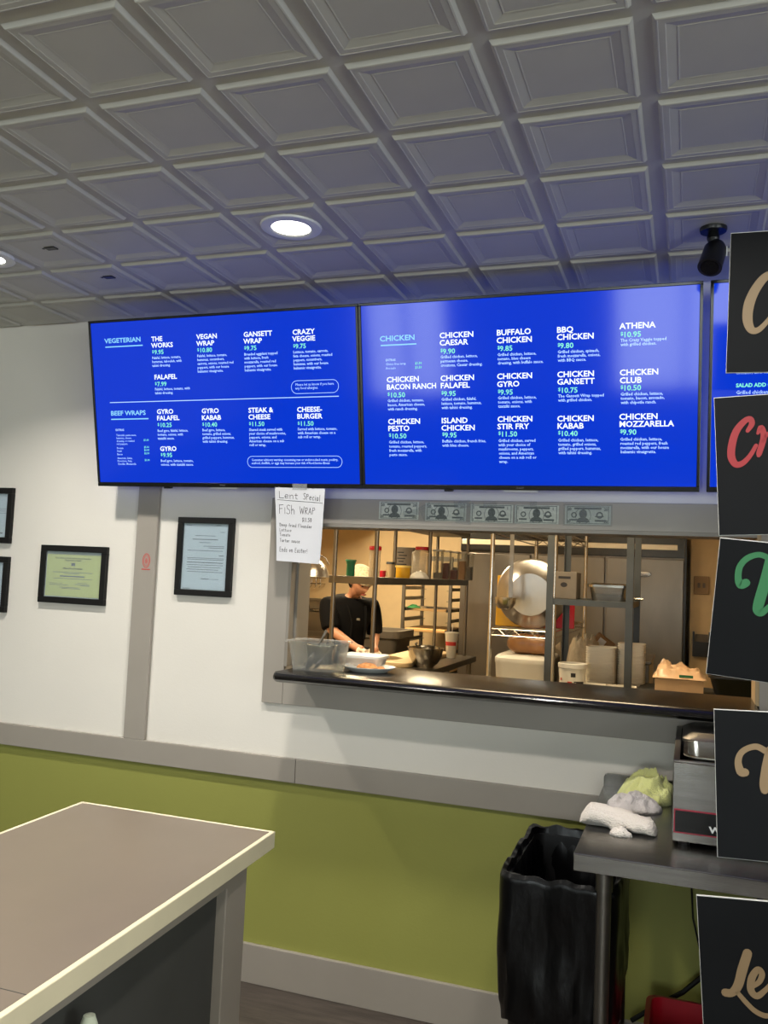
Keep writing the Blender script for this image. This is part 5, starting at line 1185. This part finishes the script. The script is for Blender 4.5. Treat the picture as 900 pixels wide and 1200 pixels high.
# on its lower shelf
zl = .951
x_ = at_y(671, 785, 4.42).x
t = thing('plastic_bucket', 'white plastic bucket with red and black print on the steel rack', 'bucket', (x_, 4.42, zl))
bm = BM(); lathe(bm, [(.002,0),(.056,0),(.066,.20),(.071,.202),(.072,.222),(.066,.224),(.062,.215),(.05,.01),(.002,.008)], (x_,4.42,zl), 28); finish('bucket_body', bm, M_WPL, t, smooth=True)
bm = BM()
def patch(bm, cx, cy, r0, a0, a1, z0, z1, mi, n=5):
    P = [[bm.verts.new((cx+(r0+.0494*z)*math.sin(a)*1.012, cy-(r0+.0494*z)*math.cos(a)*1.012, zl+z)) for a in [a0+(a1-a0)*k/n for k in range(n+1)]] for z in (z0, z1)]
    for k in range(n): face(bm, (P[0][k], P[0][k+1], P[1][k+1], P[1][k]), mi)
for k in range(3): patch(bm, x_, 4.42, .0565, -.25, .1, .04+.036*k, .066+.036*k, 0)
for k in range(3): patch(bm, x_, 4.42, .0565, -.95, -.78, .05+.045*k, .062+.045*k, 0)
patch(bm, x_, 4.42, .0565, .25, 1.1, .10, .14, 1); patch(bm, x_, 4.42, .0565, -.7, -.35, .09, .13, 1); patch(bm, x_, 4.42, .0565, .0, .35, .16, .18, 1)
finish('bucket_print', bm, [M_RED, M_INK], t)
def foam_stack(px, y, w_, n, label, z0=zl, x=None, dz=.012):
    x_ = at_y(px, 780, y).x if x is None else x
    for k in range(n):
        z = z0 + k*dz
        bm = BM(); rr_rings(bm, [(w_-.03,w_*.9-.03,.02,z,x_,y),(w_-.008,w_*.9-.008,.025,z+.030,x_,y),(w_,w_*.9,.025,z+.031,x_,y),(w_,w_*.9,.025,z+.036,x_,y),(w_-.012,w_*.9-.012,.022,z+.035,x_,y),(w_-.034,w_*.9-.034,.02,z+.004,x_,y)], 0, 3)
        r = n-k; od = '%d%s' % (r, 'th' if 10 < r < 20 else {1: 'st', 2: 'nd', 3: 'rd'}.get(r % 10, 'th'))
        o = finish('foam_tray', bm, M_FOAM, smooth=True); tag(o, 'white foam tray, %s from the top of %s' % ('topmost' if 0 else od, label), 'tray', 'trays of ' + label)
    return x_
foam_stack(704.5, 4.62, .148, 23, 'the tall stack next to the bucket')
foam_stack(740, 4.66, .135, 25, 'the stack behind the steel rack post')
def carton_tray(px, y, w_, d_, h, label):
    x_ = at_y(px, 795, y).x; bm = BM(); rr_rings(bm, [(w_-.03,d_-.03,.015,zl,x_,y),(w_,d_,.018,zl+h,x_,y),(w_-.006,d_-.006,.016,zl+h,x_,y),(w_-.036,d_-.036,.013,zl+.004,x_,y)], 0, 3); return tag(finish('open_foam_tray', bm, M_FOAM, smooth=True), label, 'tray')
carton_tray(692, 4.36, .145, .12, .135, 'open white foam tray before the taller stack, on the bucket side')
carton_tray(727.5, 4.365, .145, .12, .135, 'open white foam tray before the taller stack, on the post side')
towel('plastic_bag', (at_y(690, 765, 4.82).x-.02, 4.83, zl), .115, .075, .36, 0, 6.6, M_CLEARB, 'crumpled clear plastic bag behind the bucket on the steel rack', 3.0, .35, 9, 14, 40)
bpy.data.objects['plastic_bag']['category'] = 'bag'
p = at_y(711, 752, 5.3)
bm = BM(); c_ = Matrix.Rotation(.6, 4, 'Y')
t = thing('tilted_carton', 'small brown carton with white label lying tilted behind the foam trays', 'carton', (p.x, 5.05, 1.0))
t2 = p
bm = BM(); box(bm, -.055, .055, 5.00, 5.09, -.04, .04)
for v in bm.verts: q = c_ @ Vector((v.co.x, 0, v.co.z)); v.co = Vector((p.x+q.x, v.co.y, p.z+.0+q.z))
finish('carton_body', bm, M_CARD, t)
bm = BM(); box(bm, -.03, .01, 4.998, 5.0, -.02, .03)
for v in bm.verts: q = c_ @ Vector((v.co.x, 0, v.co.z)); v.co = Vector((p.x+q.x, v.co.y, p.z+.0+q.z))
finish('white_label', bm, M_PAPER, t)
# stand that carries it
t = thing('storage_chest', 'dull steel storage chest behind the foam trays', 'chest', (-.45, 5.3, 0))
bx('chest_body', M_STEELD, t, -.66, -.2, 4.97, 5.5, .05, p.z-.085, bevel=.006)
bx('chest_lid', M_STEELD, t, -.67, -.19, 4.96, 5.51, p.z-.085, p.z-.07, bevel=.004)
bx('plinth', M_BLACK, t, -.64, -.22, 4.99, 5.48, 0, .05)

# ------------------------------------------------------------------ cart with lined box at the right
cz = 1.075; bxc = at_y(796, 800, 4.35).x
t = thing('utility_cart', 'dark utility cart standing at the end of the hatch', 'cart', (.05, 4.4, 0))
bx('cart_top', M_DARKSTEEL, t, bxc-.19, bxc+.42, 4.15, 4.72, cz-.03, cz, bevel=.005)
bx('lower_shelf', M_DARKSTEEL, t, bxc-.18, bxc+.41, 4.16, 4.71, .3, .33, bevel=.005)
for x in (bxc-.175, bxc+.405):
    for y in (4.165, 4.705): bx('cart_post', M_DARKSTEEL, t, x-.012, x+.012, y-.012, y+.012, .0, cz-.03)
t = thing('lined_box', 'open cardboard box lined with crinkled plastic on the utility cart', 'box', (bxc, 4.35, cz))
h_ = .075
bm = BM(); a, b, c_, d = bxc-.105, bxc+.105, 4.24, 4.50
for q in ((a,b,c_,c_+.005),(a,b,d-.005,d),(a,a+.005,c_+.005,d-.005),(b-.005,b,c_+.005,d-.005)): box(bm, *q, cz, cz+h_)
box(bm, a+.005, b-.005, c_+.005, d-.005, cz, cz+.005); finish('carton_walls', bm, mat('pale_cardboard', (196,164,128), .8, var=.06, vscale=15), t)
p = at_y(804, 793, 4.24); bm = BM(); box(bm, p.x-.03, p.x+.03, 4.2385, 4.24, p.z-.006, p.z+.006); finish('green_print', bm, M_GREENL, t)
bm = BM(); n = 22; G = []
for j in range(n+1):
    row = []
    for i in range(n+1):
        u, v = i/n, j/n; x = a-.012+(b-a+.024)*u; y = c_-.006+(d-c_+.012)*v
        e = min(u, 1-u, v, 1-v); z = cz+h_+.004 + .05*min(1, e*6)*(.35+.9*abs(noise.noise(Vector((x*14, y*14, 2)))) + .5*noise.noise(Vector((x*40, y*40, 5)))) + (.03*(1-u) if e > .05 else 0)
        row.append(bm.verts.new((x, y, z)))
    G.append(row)
for j in range(n):
    for i in range(n): face(bm, (G[j][i], G[j][i+1], G[j+1][i+1], G[j+1][i]))
finish('plastic_liner', bm, mat('peach_plastic_liner', (226,188,150), .3, var=.1, vscale=20), t, smooth=True)
# dark bus tub
bm = BM(); cx_, cy_ = bxc+.26, 4.38
rr_rings(bm, [(.20,.36,.03,cz,cx_,cy_),(.26,.42,.035,cz+.10,cx_,cy_),(.275,.435,.04,cz+.102,cx_,cy_),(.275,.435,.04,cz+.11,cx_,cy_),(.25,.41,.035,cz+.11,cx_,cy_),(.19,.35,.03,cz+.006,cx_,cy_)], 0, 4); tag(finish('bus_tub', bm, M_BLACK, smooth=True), 'black plastic bus tub beside the lined box on the cart', 'tub')
# wall file holder
p = at_y(822, 755, 7.70)
t = thing('file_holder', 'small dark file holder on the kitchen wall below the switch box', 'holder', (p.x, 7.75, p.z-.1))
bm = BM()
for q in ((p.x-.07,p.x-.055,7.66,7.75),(p.x+.055,p.x+.07,7.66,7.75)): box(bm, *q, p.z-.10, p.z+.10)
box(bm, p.x-.055, p.x+.055, 7.66, 7.67, p.z-.10, p.z+.02); box(bm, p.x-.055, p.x+.055, 7.67, 7.75, p.z-.10, p.z-.09); finish('holder_frame', bm, M_BLACK, t)
bx('papers', M_CARDG, t, p.x-.05, p.x+.05, 7.69, 7.72, p.z-.09, p.z+.08)

# bag of paper leaning in the open side of the dining counter
p = Vector((-1.0, 1.345, .785))
bm = BM(); lathe(bm, [(.002,.02),(.035,.02),(.04,.06),(.042,.45),(.040,.60),(.034,.70),(.020,.755),(.010,.785),(.002,.787)], (-.998, 1.36, -.02), 20)
for v in bm.verts: v.co += Vector((noise.noise(v.co*9), noise.noise(v.co*9+Vector((3,0,0))), 0))*.006
tag(finish('paper_bag', bm, mat('pale_green_grey_paper', (176, 182, 160), .8, var=.06), smooth=True), 'pale green grey twisted bag standing beside the dark panel of the dining counter', 'bag')

# unseen counter added on the right to keep daylight from under the steel table
t = thing('light_blocking_counter', 'added unseen taupe counter blocking light, right of the black sign boards', 'counter', (1.5, 1.45, 0))
bx('counter_top', M_LAM, t, .33, 2.75, 1.05, 1.72, 1.01, 1.05, bevel=.004)
bx('front_panel', M_PANEL, t, .36, 2.72, 1.10, 1.12, .1, 1.01); bx('side_panel', M_PANEL, t, .36, .38, 1.12, 1.68, .1, 1.01); bx('back_panel', M_PANEL, t, .38, 2.72, 1.66, 1.68, .1, 1.01); bx('plinth', M_DPANEL, t, .40, 2.70, 1.14, 1.64, 0, .1)
